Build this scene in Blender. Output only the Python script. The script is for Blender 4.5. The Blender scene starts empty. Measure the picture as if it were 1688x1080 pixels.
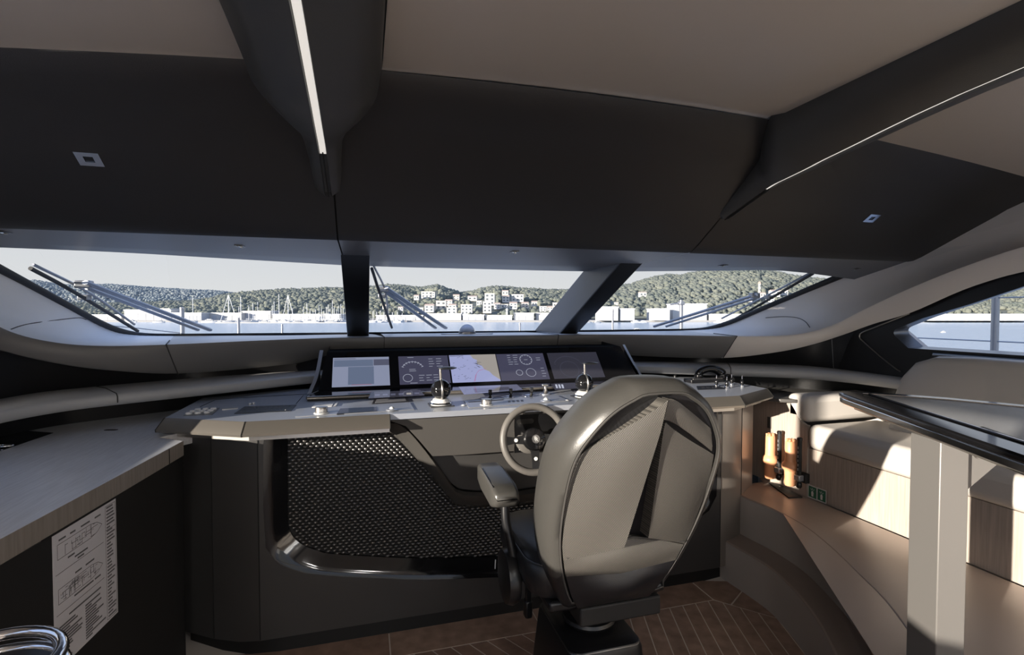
import bpy, bmesh, math, random
from mathutils import Vector, Matrix
from mathutils.geometry import tessellate_polygon
random.seed(7)
SC = bpy.context.scene
COL = SC.collection
# ------------------------------------------------------------------ camera
F = 850.0; EYE = 1.5; TH = math.radians(16.0); PI = math.pi
PT = math.atan(24.0 / 850.0)
f0 = Vector((math.sin(TH), math.cos(TH), 0)); RGT = Vector((math.cos(TH), -math.sin(TH), 0))
FWD = f0 * math.cos(PT) + Vector((0, 0, -math.sin(PT))); UP = f0 * math.sin(PT) + Vector((0, 0, math.cos(PT)))
CAM = Vector((0, 0, EYE))
cd = bpy.data.cameras.new('camera'); cd.sensor_fit = 'HORIZONTAL'; cd.sensor_width = 36.0
cd.lens = F / 1688.0 * 36.0; cd.clip_start = 0.05; cd.clip_end = 6000
cam = bpy.data.objects.new('camera', cd); COL.objects.link(cam)
m3 = Matrix((RGT, UP, -FWD)).transposed()
cam.matrix_world = Matrix.Translation(CAM) @ m3.to_4x4()
SC.camera = cam
# ------------------------------------------------------------------ world, sun, exposure
SC.view_settings.view_transform = 'Standard'; SC.view_settings.look = 'None'
SC.view_settings.gamma = 1.0; SC.view_settings.use_curve_mapping = False
SC.view_settings.exposure = 0.40
SC.cycles.max_bounces = 10; SC.cycles.diffuse_bounces = 6; SC.cycles.glossy_bounces = 5
SC.cycles.transparent_max_bounces = 12; SC.cycles.caustics_reflective = False; SC.cycles.caustics_refractive = False
SC.cycles.sample_clamp_indirect = 6.0
W = bpy.data.worlds.new('sky'); SC.world = W; W.use_nodes = True
nt = W.node_tree; nt.nodes.clear()
wo = nt.nodes.new('ShaderNodeOutputWorld'); bg = nt.nodes.new('ShaderNodeBackground')
tc = nt.nodes.new('ShaderNodeTexCoord'); sx = nt.nodes.new('ShaderNodeSeparateXYZ')
cr_ = nt.nodes.new('ShaderNodeValToRGB')
cr_.color_ramp.elements[0].position = 0.0; cr_.color_ramp.elements[0].color = (0.60, 0.60, 0.585, 1)
cr_.color_ramp.elements[1].position = 0.75; cr_.color_ramp.elements[1].color = (0.36, 0.50, 0.86, 1)
e = cr_.color_ramp.elements.new(0.12); e.color = (0.53, 0.55, 0.575, 1)
e = cr_.color_ramp.elements.new(0.35); e.color = (0.44, 0.55, 0.78, 1)
nt.links.new(tc.outputs['Generated'], sx.inputs[0]); nt.links.new(sx.outputs['Z'], cr_.inputs[0])
nt.links.new(cr_.outputs[0], bg.inputs[0]); nt.links.new(bg.outputs[0], wo.inputs[0])
bg.inputs[1].default_value = 1.0
SUN_DIR = Vector((0.915, 0.40, -0.165)).normalized()       # low sun from the port quarter
sd = bpy.data.lights.new('sun', 'SUN'); sd.energy = 9.0; sd.angle = math.radians(0.6); sd.color = (1.0, 0.90, 0.77)
so = bpy.data.objects.new('sun', sd); COL.objects.link(so)
so.rotation_euler = SUN_DIR.to_track_quat('-Z', 'Y').to_euler(); so.location = (-30, -12, 8)
FILL_LAMP = 6.0; FILL_GLOBE = 34.0    # watts of the fill lamps added unseen in the aft cabin
XC = 0.724          # centreline of the wheelhouse

# ------------------------------------------------------------------ geometry helpers
def V(*a): return Vector(a)
def ray(px, py): return RGT * ((px - 844.0) / F) + FWD + UP * ((540.0 - py) / F)
def onZ(px, py, z):
    d = ray(px, py); return CAM + d * ((z - EYE) / d.z)
def onY(px, py, y):
    d = ray(px, py); return CAM + d * (y / d.y)
def onX(px, py, x):
    d = ray(px, py); return CAM + d * (x / d.x)
def onP(px, py, p0, n):
    d = ray(px, py); return CAM + d * ((p0 - CAM).dot(n) / d.dot(n))
def far(px, py, dep):
    d = ray(px, py); return CAM + d * dep
LOCAL = {}; ORG = {}
def tag(o, label=None, cat=None, group=None, kind=None):
    if label: o['label'] = label
    if cat: o['category'] = cat
    if group: o['group'] = group
    if kind: o['kind'] = kind
    return o
def thing(name, label, cat, loc=(0, 0, 0), rz=0.0, group=None, local=False, kind=None):
    o = bpy.data.objects.new(name, None); COL.objects.link(o); o.empty_display_size = 0.05
    o.location = loc; o.rotation_euler = (0, 0, rz)
    ORG[o.name] = Vector((0, 0, 0)) if local else Vector(loc)
    return tag(o, label, cat, group, kind)
def org(p): return ORG.get(p.name, Vector((0, 0, 0))) if p else Vector((0, 0, 0))
def mesh(name, vs, fs, mat, parent=None, smooth=False, sharp=None, keep=False):
    me = bpy.data.meshes.new(name); of = org(parent)
    me.from_pydata([tuple(Vector(v) - of) for v in vs], [], fs)
    me.validate(); me.update()
    bm = bmesh.new(); bm.from_mesh(me)
    if not keep: bmesh.ops.remove_doubles(bm, verts=bm.verts, dist=1e-5)
    bmesh.ops.recalc_face_normals(bm, faces=bm.faces)
    bm.to_mesh(me); bm.free()
    if smooth:
        for p in me.polygons: p.use_smooth = True
        me.set_sharp_from_angle(angle=math.radians(sharp if sharp else 40))
    if mat: me.materials.append(mat)
    o = bpy.data.objects.new(name, me); COL.objects.link(o)
    if parent: o.parent = parent; ORG[o.name] = of
    return o
def cm(pts, n=6):
    """Catmull-Rom through points"""
    P = [Vector(p) for p in pts]; out = []
    for i in range(len(P) - 1):
        a = P[i - 1] if i else P[i] * 2 - P[i + 1]; b = P[i]; c = P[i + 1]
        d = P[i + 2] if i + 2 < len(P) else P[i + 1] * 2 - P[i]
        for k in range(n):
            t = k / n
            out.append(0.5 * ((2 * b) + (c - a) * t + (2 * a - 5 * b + 4 * c - d) * t * t + (3 * b - a - 3 * c + d) * t ** 3))
    out.append(P[-1]); return out
def grid(rails):
    n = len(rails[0]); vs = [p for r in rails for p in r]; fs = []
    for i in range(len(rails) - 1):
        for j in range(n - 1):
            fs.append((i * n + j, i * n + j + 1, (i + 1) * n + j + 1, (i + 1) * n + j))
    return vs, fs
def loft(name, rails, mat, parent=None, n=6, cross=None, sharp=60, thick=0):
    R = [cm(r, n) for r in rails] if n else [[Vector(p) for p in r] for r in rails]
    if cross:
        R2 = [cm([r[j] for r in R], cross) for j in range(len(R[0]))]
        R = [[c[i] for c in R2] for i in range(len(R2[0]))]
    vs, fs = grid(R); o = mesh(name, vs, fs, mat, parent, True, sharp)
    if thick:
        md = o.modifiers.new('s', 'SOLIDIFY'); md.thickness = thick; md.offset = 0
    return o
def bev(o, w, seg=2, ang=35):
    if w:
        md = o.modifiers.new('b', 'BEVEL'); md.width = w; md.segments = seg; md.limit_method = 'ANGLE'; md.angle_limit = math.radians(ang)
        for p in o.data.polygons: p.use_smooth = True
        o.data.set_sharp_from_angle(angle=math.radians(50))
    return o
def box(name, c, s, mat, parent=None, b=0, rot=None, seg=2):
    hx, hy, hz = s[0] / 2, s[1] / 2, s[2] / 2; c = Vector(c)
    M = rot if rot is not None else Matrix.Identity(3)
    vs = [c + M @ Vector((x * hx, y * hy, z * hz)) for x in (-1, 1) for y in (-1, 1) for z in (-1, 1)]
    fs = [(0, 1, 3, 2), (4, 6, 7, 5), (0, 4, 5, 1), (2, 3, 7, 6), (0, 2, 6, 4), (1, 5, 7, 3)]
    return bev(mesh(name, vs, fs, mat, parent), b, seg)
def RZ(a): return Matrix.Rotation(a, 3, 'Z')
def RX(a): return Matrix.Rotation(a, 3, 'X')
def RY(a): return Matrix.Rotation(a, 3, 'Y')
def frame(ax):
    ax = Vector(ax).normalized(); t = Vector((0, 0, 1)) if abs(ax.z) < .9 else Vector((1, 0, 0))
    x = t.cross(ax).normalized(); y = ax.cross(x); return x, y, ax
def lathe(name, prof, mat, parent=None, c=(0, 0, 0), ax=(0, 0, 1), n=24, smooth=True, sharp=45, sx=1.0, sy=1.0):
    x, y, z = frame(ax)
    if Vector(ax).normalized().z > .999: x, y, z = Vector((1, 0, 0)), Vector((0, 1, 0)), Vector((0, 0, 1))
    c = Vector(c); vs = []; fs = []
    for (r, h) in prof:
        for k in range(n):
            a = 2 * PI * k / n; vs.append(c + x * (r * math.cos(a) * sx) + y * (r * math.sin(a) * sy) + z * h)
    for i in range(len(prof) - 1):
        for k in range(n):
            k2 = (k + 1) % n; fs.append((i * n + k, i * n + k2, (i + 1) * n + k2, (i + 1) * n + k))
    fs.append(tuple(range(n - 1, -1, -1))); fs.append(tuple((len(prof) - 1) * n + k for k in range(n)))
    return mesh(name, vs, fs, mat, parent, smooth, sharp)
def cyl(name, a, b, r, mat, parent=None, n=16, r2=None):
    a = Vector(a); b = Vector(b); L = (b - a).length
    return lathe(name, [(r, 0), (r if r2 is None else r2, L)], mat, parent, a, b - a, n)
def tube(name, path, r, mat, parent=None, n=8, closed=False, flat=1.0):
    P = [Vector(p) for p in path]; vs = []; fs = []; m = len(P); prev = None
    for i in range(m):
        if closed: t = P[(i + 1) % m] - P[i - 1]
        else: t = P[min(i + 1, m - 1)] - P[max(i - 1, 0)]
        t.normalize()
        if prev is None: x, y, _ = frame(t)
        else:
            x = (prev - t * prev.dot(t)).normalized(); y = t.cross(x)
        prev = x; rr = r[i] if isinstance(r, (list, tuple)) else r
        for k in range(n):
            a = 2 * PI * k / n; vs.append(P[i] + x * (rr * math.cos(a)) + y * (rr * math.sin(a) * flat))
    for i in range(m if closed else m - 1):
        j = (i + 1) % m
        for k in range(n):
            k2 = (k + 1) % n; fs.append((i * n + k, i * n + k2, j * n + k2, j * n + k))
    if not closed:
        fs.append(tuple(range(n - 1, -1, -1))); fs.append(tuple((m - 1) * n + k for k in range(n)))
    return mesh(name, vs, fs, mat, parent, True, 50, keep=True)
def prism(name, poly, z0, z1, mat, parent=None, b=0, seg=2):
    n = len(poly); vs = [Vector((p[0], p[1], z0)) for p in poly] + [Vector((p[0], p[1], z1)) for p in poly]
    fs = [tuple(range(n - 1, -1, -1)), tuple(range(n, 2 * n))] + [(i, (i + 1) % n, n + (i + 1) % n, n + i) for i in range(n)]
    return bev(mesh(name, vs, fs, mat, parent), b, seg)
def plate(name, outer, holes, fn, depth, mat, parent=None):
    """flat plate with holes; fn maps (a,b,w) to a point, w = 0 front / depth back"""
    polys = [outer] + list(holes)
    tri = tessellate_polygon([[Vector((a, b, 0)) for a, b in q] for q in polys])
    flat = [p for q in polys for p in q]; N = len(flat)
    vs = [fn(a, b, 0) for a, b in flat] + [fn(a, b, depth) for a, b in flat]
    fs = [tuple(t) for t in tri] + [tuple(N + i for i in reversed(t)) for t in tri]
    k = 0
    for q in polys:
        m = len(q)
        for i in range(m):
            a = k + i; b = k + (i + 1) % m; fs.append((a, b, N + b, N + a))
        k += m
    return mesh(name, vs, fs, mat, parent)
def inpoly(x, y, P):
    c = False; n = len(P)
    for i in range(n):
        x1, y1 = P[i]; x2, y2 = P[i - 1]
        if (y1 > y) != (y2 > y) and x < (x2 - x1) * (y - y1) / (y2 - y1) + x1: c = not c
    return c
def rrect(cx, cy, w, h, r, n=4):
    out = []
    for (sx_, sy_, a0) in ((1, 1, 0), (-1, 1, 90), (-1, -1, 180), (1, -1, 270)):
        for k in range(n + 1):
            a = math.radians(a0 + 90 * k / n); out.append((cx + sx_ * (w / 2 - r) + r * math.cos(a), cy + sy_ * (h / 2 - r) + r * math.sin(a)))
    return out
def text(name, body, size, M, mat, parent=None):
    c = bpy.data.curves.new(name, 'FONT'); c.body = body; c.size = size; c.align_x = 'CENTER'; c.align_y = 'CENTER'; c.extrude = 0.0004
    tmp = bpy.data.objects.new('lettering_curve', c); COL.objects.link(tmp); bpy.context.view_layer.update()
    me = bpy.data.meshes.new_from_object(tmp.evaluated_get(bpy.context.evaluated_depsgraph_get())); bpy.data.objects.remove(tmp)
    me.materials.clear(); me.materials.append(mat); o = bpy.data.objects.new(name, me); COL.objects.link(o); o['kind'] = 'stuff'
    if parent: o.parent = parent; M = Matrix.Translation(-org(parent)) @ M
    o.matrix_local = M; return o

# ------------------------------------------------------------------ materials
MT = {}
def mk(name, col, rough=0.5, metal=0.0, spec=0.5, bump=0.0, bscale=200.0, var=0.0, vscale=4.0, emit=None, estr=0, coat=0.0, stretch=None, trans=0.0, alpha=None):
    m = bpy.data.materials.new(name); m.use_nodes = True; t = m.node_tree; b = t.nodes['Principled BSDF']
    b.inputs['Base Color'].default_value = (*col, 1); b.inputs['Roughness'].default_value = rough; b.inputs['Metallic'].default_value = metal
    b.inputs['Specular IOR Level'].default_value = spec; b.inputs['Coat Weight'].default_value = coat; b.inputs['Coat Roughness'].default_value = 0.08
    if trans: b.inputs['Transmission Weight'].default_value = trans
    if emit: b.inputs['Emission Color'].default_value = (*emit, 1); b.inputs['Emission Strength'].default_value = estr
    co = t.nodes.new('ShaderNodeTexCoord'); src = co.outputs['Object']
    if stretch:
        mp = t.nodes.new('ShaderNodeMapping'); mp.inputs['Scale'].default_value = stretch; t.links.new(src, mp.inputs[0]); src = mp.outputs[0]
    if bump:
        n = t.nodes.new('ShaderNodeTexNoise'); n.inputs['Scale'].default_value = bscale; n.inputs['Detail'].default_value = 3
        bp = t.nodes.new('ShaderNodeBump'); bp.inputs['Strength'].default_value = bump; bp.inputs['Distance'].default_value = 0.002
        t.links.new(src, n.inputs[0]); t.links.new(n.outputs[0], bp.inputs['Height']); t.links.new(bp.outputs[0], b.inputs['Normal'])
    if var:
        n2 = t.nodes.new('ShaderNodeTexNoise'); n2.inputs['Scale'].default_value = vscale; n2.inputs['Detail'].default_value = 6
        r = t.nodes.new('ShaderNodeValToRGB'); r.color_ramp.elements[0].position = .3; r.color_ramp.elements[1].position = .7
        r.color_ramp.elements[0].color = (*[c * (1 - var) for c in col], 1); r.color_ramp.elements[1].color = (*[min(1, c * (1 + var)) for c in col], 1)
        t.links.new(src, n2.inputs[0]); t.links.new(n2.outputs[0], r.inputs[0]); t.links.new(r.outputs[0], b.inputs['Base Color'])
    MT[name] = m; return m
mk('brow', (0.021, 0.0205, 0.0215), 0.48, bump=.25, bscale=500)
mk('soffit', (0.13, 0.135, 0.15), 0.38, bump=.12, bscale=600)
mk('ledge_lit', (0.50, 0.50, 0.505), 0.36, bump=.12, bscale=500)  # paler copy of the ledge leather: sky light put into the colour
mk('lining_port_lit', (0.86, 0.86, 0.87), 0.38, bump=.08, bscale=500)  # port side leather whitened, with the windscreen's sky light in its colour
mk('beam', (0.052, 0.051, 0.049), 0.42, bump=.2, bscale=600)
mk('ceil', (0.50, 0.45, 0.40), 0.32, spec=.55)
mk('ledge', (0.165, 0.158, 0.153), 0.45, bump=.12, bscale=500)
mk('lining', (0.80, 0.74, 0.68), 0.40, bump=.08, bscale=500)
mk('bolster', (0.42, 0.42, 0.42), 0.40, bump=.12, bscale=500)
mk('blackp', (0.009, 0.009, 0.010), 0.32, spec=.5)
mk('blackm', (0.010, 0.010, 0.010), 0.6)
mk('blackg', (0.008, 0.008, 0.009), 0.08, spec=.6)
mk('fabricblk', (0.008, 0.008, 0.008), 0.8)
mk('desk', (0.36, 0.385, 0.44), 0.30, metal=.2, spec=.6, bump=.04, bscale=900)
mk('bronze', (0.235, 0.215, 0.19), 0.28, metal=.65)
mk('trimg', (0.10, 0.095, 0.088), 0.16, metal=.4, spec=.6)
mk('body', (0.048, 0.046, 0.045), 0.40, var=.06, vscale=3)
mk('panel', (0.085, 0.080, 0.075), 0.45)
mk('pier', (0.22, 0.195, 0.172), 0.30, spec=.6)
mk('grillem', (0.13, 0.125, 0.12), 0.22, metal=.6, spec=.7)
mk('counter', (0.70, 0.71, 0.74), 0.28, var=.10, vscale=6, stretch=(18, 1.2, 18), bump=.05, bscale=60)
mk('counteredge', (0.23, 0.205, 0.185), 0.5, var=.15, vscale=8, stretch=(12, 12, .8))
mk('chrome', (0.75, 0.75, 0.76), 0.10, metal=1)
mk('steel', (0.55, 0.53, 0.50), 0.30, metal=1)
mk('legm', (0.21, 0.20, 0.19), 0.40, metal=.35)
mk('steeldk', (0.16, 0.155, 0.15), 0.28, metal=.9)
mk('white', (0.78, 0.78, 0.77), 0.4)
mk('leatherblk', (0.012, 0.012, 0.014), 0.36, bump=.15, bscale=400)
mk('leathertp', (0.055, 0.053, 0.049), 0.32, bump=.15, bscale=400)
mk('leatherbg', (0.56, 0.525, 0.485), 0.5, bump=.1, bscale=400)
mk('stitch', (0.05, 0.047, 0.044), 0.7)
mk('seam', (0.006, 0.006, 0.006), 0.8)
mk('rim', (0.13, 0.122, 0.112), 0.45, bump=.1, bscale=500)
mk('step', (0.46, 0.42, 0.385), 0.42, bump=.1, bscale=300)
mk('steptop', (0.36, 0.295, 0.255), 0.38, bump=.08, bscale=200)
mk('woodwall', (0.43, 0.37, 0.32), 0.5, var=.16, vscale=7, stretch=(16, 16, .7), bump=.06, bscale=40)
mk('orange', (0.88, 0.42, 0.22), 0.45)
mk('green', (0.03, 0.16, 0.09), 0.5)
mk('caulk', (0.74, 0.67, 0.60), 0.7)
mk('led', (0.6, 0.58, 0.55), 0.4, emit=(1.0, .95, .88), estr=0.5)
mk('blackv', (0.006, 0.006, 0.006), 1.0, spec=.03)
mk('paper', (0.62, 0.62, 0.66), 0.6)
mk('ink', (0.12, 0.12, 0.13), 0.7)
mk('silverp', (0.42, 0.43, 0.46), 0.35, metal=.6)
mk('tabletop', (0.13, 0.13, 0.135), 0.30, spec=.6)
mk('hull', (0.60, 0.60, 0.595), 0.4)
mk('hullgrey', (0.42, 0.44, 0.47), 0.4)
mk('alu', (0.35, 0.36, 0.38), 0.35, metal=.7)
mk('rubber', (0.012, 0.012, 0.013), 0.55)
mk('wallp', (0.60, 0.55, 0.50), 0.5)
mk('housew', (0.62, 0.605, 0.575), 0.7)
mk('housec', (0.66, 0.60, 0.52), 0.7)
mk('roofred', (0.42, 0.33, 0.27), 0.8)
mk('bglass', (0.10, 0.12, 0.14), 0.2)
mk('dockw', (0.50, 0.495, 0.48), 0.8)
mk('mast', (0.85, 0.85, 0.84), 0.4)
mk('concrete', (0.30, 0.295, 0.285), 0.8)
for i, c in enumerate([(.34, .225, .168), (.37, .25, .19), (.31, .20, .15), (.40, .275, .21)]):
    mk('teak%d' % i, c, 0.42, var=.25, vscale=5, stretch=(3, 3, 3))
# glass: clear, faint reflection
def mkglass(name, tint=(0.97, 0.98, 0.99), refl=0.04):
    m = bpy.data.materials.new(name); m.use_nodes = True; t = m.node_tree; t.nodes.clear()
    o = t.nodes.new('ShaderNodeOutputMaterial'); mx = t.nodes.new('ShaderNodeMixShader'); tr = t.nodes.new('ShaderNodeBsdfTransparent'); gl = t.nodes.new('ShaderNodeBsdfGlossy')
    mx.inputs[0].default_value = refl
    tr.inputs[0].default_value = (*tint, 1); gl.inputs['Roughness'].default_value = 0.02
    t.links.new(tr.outputs[0], mx.inputs[1]); t.links.new(gl.outputs[0], mx.inputs[2]); t.links.new(mx.outputs[0], o.inputs[0])
    MT[name] = m; return m
mkglass('glass')
# woven technical fabric on the chair
def mkweave(name, c1, c2, sc=260.0, rough=.42):
    m = mk(name, c1, rough, spec=.6); t = m.node_tree; b = t.nodes['Principled BSDF']
    co = t.nodes.new('ShaderNodeTexCoord'); h = []
    for rot in (0.6, -0.6):
        mp = t.nodes.new('ShaderNodeMapping'); mp.inputs['Rotation'].default_value = (0, rot, 0)
        wv = t.nodes.new('ShaderNodeTexWave'); wv.inputs['Scale'].default_value = sc / 3.0; wv.wave_type = 'BANDS'; wv.bands_direction = 'X'
        t.links.new(co.outputs['Object'], mp.inputs[0]); t.links.new(mp.outputs[0], wv.inputs[0]); h.append(wv)
    mu = t.nodes.new('ShaderNodeMath'); mu.operation = 'MULTIPLY'
    t.links.new(h[0].outputs['Fac'], mu.inputs[0]); t.links.new(h[1].outputs['Fac'], mu.inputs[1])
    r = t.nodes.new('ShaderNodeValToRGB'); r.color_ramp.elements[0].color = (*c2, 1); r.color_ramp.elements[1].color = (*c1, 1); r.color_ramp.elements[1].position = .6
    bp = t.nodes.new('ShaderNodeBump'); bp.inputs['Strength'].default_value = .5; bp.inputs['Distance'].default_value = .002
    t.links.new(mu.outputs[0], r.inputs[0]); t.links.new(r.outputs[0], b.inputs['Base Color'])
    t.links.new(mu.outputs[0], bp.inputs['Height']); t.links.new(bp.outputs[0], b.inputs['Normal'])
mkweave('weave', (0.18, 0.168, 0.15), (0.045, 0.042, 0.038))
mkweave('tableweave', (0.42, 0.43, 0.45), (0.16, 0.16, 0.17), 330, .3)
# sea
m = mk('sea', (0.34, 0.42, 0.50), 0.22, spec=.5); t = m.node_tree; b = t.nodes['Principled BSDF']
co = t.nodes.new('ShaderNodeTexCoord'); n = t.nodes.new('ShaderNodeTexNoise'); n.inputs['Scale'].default_value = .35; n.inputs['Detail'].default_value = 5
mp = t.nodes.new('ShaderNodeMapping'); mp.inputs['Scale'].default_value = (1, 1, 1); t.links.new(co.outputs['Object'], mp.inputs[0]); t.links.new(mp.outputs[0], n.inputs[0])
bp = t.nodes.new('ShaderNodeBump'); bp.inputs['Strength'].default_value = .5; bp.inputs['Distance'].default_value = .5; t.links.new(n.outputs[0], bp.inputs['Height']); t.links.new(bp.outputs[0], b.inputs['Normal'])
# vegetation
def mkveg(name, a, c, sc):
    m = mk(name, a, .9, spec=.1); t = m.node_tree; b = t.nodes['Principled BSDF']; co = t.nodes.new('ShaderNodeTexCoord')
    n = t.nodes.new('ShaderNodeTexNoise'); n.inputs['Scale'].default_value = sc; n.inputs['Detail'].default_value = 8
    r = t.nodes.new('ShaderNodeValToRGB'); r.color_ramp.elements[0].position = .35; r.color_ramp.elements[1].position = .65
    r.color_ramp.elements[0].color = (*a, 1); r.color_ramp.elements[1].color = (*c, 1)
    t.links.new(co.outputs['Object'], n.inputs[0]); t.links.new(n.outputs[0], r.inputs[0]); t.links.new(r.outputs[0], b.inputs['Base Color'])
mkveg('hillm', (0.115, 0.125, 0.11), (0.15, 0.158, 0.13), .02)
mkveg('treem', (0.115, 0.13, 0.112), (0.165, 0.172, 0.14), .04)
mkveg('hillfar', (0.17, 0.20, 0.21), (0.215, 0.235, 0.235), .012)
G = MT
# ================================================================== THE ROOM
def U(s, u, y, z): return Vector((XC + s * u, y, z))
# floor with teak planks in two mirrored fields
floor = mesh('floor', [V(-1.6, -2.7, 0), V(3.1, -2.7, 0), V(3.1, 3.4, 0), V(-1.6, 3.4, 0)], [(0, 1, 2, 3)], G['caulk']); tag(floor, kind='structure')
def clip(poly, p, n):
    out = []
    for i in range(len(poly)):
        a, b = poly[i], poly[(i + 1) % len(poly)]; da = (a - p).dot(n); db = (b - p).dot(n)
        if da >= 0: out.append(a)
        if (da >= 0) != (db >= 0): out.append(a + (b - a) * (da / (da - db)))
    return out
def plank_poly(poly, mat):
    if len(poly) < 3: return
    n = len(poly); vs = [V(p.x, p.y, 0.0) for p in poly] + [V(p.x, p.y, .0018) for p in poly]
    mesh('plank', vs, [tuple(range(n, 2 * n))] + [(i, (i + 1) % n, n + (i + 1) % n, n + i) for i in range(n)], G[mat], floor)
def V2(x, y): return Vector((x, y))
BORDER_Y = 2.255
def field(ang, x0, x1, off):
    d = V2(math.sin(ang), math.cos(ang)); nrm = V2(d.y, -d.x); w = .072; k = 0
    for i in range(-40, 60):
        c = V2(XC, 1.5) + nrm * (i * w + off)
        q = [c + d * 2.5 - nrm * (w / 2 - .003), c + d * 2.5 + nrm * (w / 2 - .003), c - d * 1.6 + nrm * (w / 2 - .003), c - d * 1.6 - nrm * (w / 2 - .003)]
        for p, n in ((V2(x0, 0), V2(1, 0)), (V2(x1, 0), V2(-1, 0)), (V2(0, BORDER_Y), V2(0, -1)), (V2(0, .25), V2(0, 1)), (V2(1.74, 2.255), V2(-.75, -.66))):
            q = clip(q, p, n)
            if len(q) < 3: break
        if len(q) >= 3: plank_poly(q, 'teak%d' % ((i * 7 + k) % 4)); k += 1
field(math.radians(19), .90, 2.4, 0.0)
field(math.radians(-30), -.70, .894, .03)
for a, b in ((-.70, .10), (.10, .80), (.80, 1.35), (1.35, 1.742)):
    plank_poly([V2(a + .003, 2.262), V2(b - .003, 2.262), V2(b - .003, 2.46), V2(a + .003, 2.46)], 'teak%d' % random.randint(0, 3))
for q in ([(1.748, 2.262), (1.80, 2.20), (2.05, 2.36), (1.748, 2.46)], [(1.805, 2.193), (1.99, 1.98), (2.15, 2.1), (2.05, 2.353)], [(1.995, 1.972), (2.25, 1.68), (2.35, 1.8), (2.155, 2.092)]):
    plank_poly([V2(*p) for p in q], 'teak%d' % random.randint(0, 3))

# walls out of view: port wall with the window the sun comes through, aft wall with glass doors, starboard wall
wp = plate('wall_port', [(-2.7, 0), (3.4, 0), (3.4, 1.32), (2.6, 1.32), (2.6, 2.25), (-2.7, 2.25)], [[(-2.0, 1.14), (-.62, 1.14), (-.62, 1.80), (-2.0, 1.80)], [(-.5, 1.14), (.55, 1.14), (.55, 1.80), (-.5, 1.80)], [(.65, 1.14), (2.02, 1.14), (2.02, 1.70), (.65, 1.80)]],
           lambda a, b, w: V(-1.56 - w, a, b), .05, G['wallp']); tag(wp, kind='structure')
ws = plate('wall_starboard', [(-2.7, 0), (3.4, 0), (3.4, 1.32), (2.6, 1.32), (2.6, 2.25), (-2.7, 2.25)], [[(-1.4, 1.30), (2.15, 1.30), (2.30, 1.42), (1.9, 1.66), (1.4, 1.80), (-1.4, 1.86)]],
           lambda a, b, w: V(3.03 + w, a, b), .05, G['wallp']); tag(ws, kind='structure')
wa = plate('wall_aft', [(-1.6, 0), (3.1, 0), (3.1, 2.3), (-1.6, 2.3)], [[(-1.2, .05), (.7, .05), (.7, 2.05), (-1.2, 2.05)], [(.8, .05), (2.7, .05), (2.7, 2.05), (.8, 2.05)]],
           lambda a, b, w: V(a, -2.7 - w, b), .06, G['wallp']); tag(wa, kind='structure')
for k, (nm, vs) in enumerate((('window_5', [V(-1.585, -2.0, 1.14), V(-1.585, 2.02, 1.14), V(-1.585, 2.02, 1.80), V(-1.585, -2.0, 1.80)]), ('window_6', [V(-1.2, -2.73, .05), V(.7, -2.73, .05), V(.7, -2.73, 2.05), V(-1.2, -2.73, 2.05)]), ('window_7', [V(.8, -2.73, .05), V(2.7, -2.73, .05), V(2.7, -2.73, 2.05), V(.8, -2.73, 2.05)]))):
    w_ = thing(nm, None, None, vs[0], kind='structure'); mesh('pane', vs, [(0, 1, 2, 3)], G['glass'], w_)
wf = mesh('wall_forward', [V(-1.75, 3.62, -.1), V(3.25, 3.62, -.1), V(3.25, 3.62, 1.31), V(-1.75, 3.62, 1.31)], [(0, 1, 2, 3)], G['blackm']); tag(wf, kind='structure')
# unseen fill lamps added aft to brighten the cabin: ceiling rounds and standing globes
for k, (x, y) in enumerate(((-.75, -.9), (.724, -.9), (2.2, -.9), (-.75, -2.0), (.724, -2.0), (2.2, -2.0))):
    t = thing('fill_ceiling_lamp', 'added flush ceiling fill lamp, unseen aft of the camera, %s' % ('port forward', 'centre forward', 'starboard forward', 'port aft', 'centre aft', 'starboard aft')[k], 'lamp', (x, y, zc(x)) if 0 else (x, y, 2.2 - .03 * (x - XC) ** 2), group='added ceiling fill lamps aft')
    z = 2.2 - .03 * (x - XC) ** 2
    lathe('ring', [(.12, -.004), (.12, -.016), (.10, -.02)], G['steel'], t, (x, y, z), n=24)
    lathe('diffuser', [(.10, -.012), (.098, -.018), (0, -.02)], mk('fillglow', (.9, .88, .85), .5, emit=(1, .965, .92), estr=6), t, (x, y, z), n=24)
    ld = bpy.data.lights.new('fill_ceiling_light', 'AREA'); ld.shape = 'DISK'; ld.size = .2; ld.energy = FILL_LAMP; ld.color = (1, .965, .92)
    lo = bpy.data.objects.new('fill_ceiling_light', ld); COL.objects.link(lo); lo.location = (x, y, z - .025); lo.parent = t; lo.matrix_parent_inverse = Matrix.Translation(-Vector(t.location))
for x in (-.95, 2.3):  # added unseen globes that lift the cabin's fill light
    t = thing('fill_floor_lamp', 'added standing globe fill lamp, unseen in the aft %s corner of the cabin' % ('port' if x < 0 else 'starboard'), 'lamp', (x, -2.2, 0), group='added standing fill lamps aft')
    lathe('base', [(.15, 0), (.15, .015), (.02, .03)], G['steeldk'], t, (x, -2.2, 0), n=24); cyl('pole', (x, -2.2, .02), (x, -2.2, 1.42), .012, G['steeldk'], t)
    lathe('globe', [(.02 + .16 * math.sin(math.radians(a)), 1.58 - .16 * math.cos(math.radians(a))) for a in range(0, 181, 15)], MT['fillglow'], t, (x, -2.2, 0), n=24)
    ld = bpy.data.lights.new('fill_floor_light', 'POINT'); ld.shadow_soft_size = .19; ld.energy = FILL_GLOBE; ld.color = (1, .965, .92)
    lo = bpy.data.objects.new('fill_floor_light', ld); COL.objects.link(lo); lo.location = (0, 0, 1.58); lo.parent = t

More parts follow.
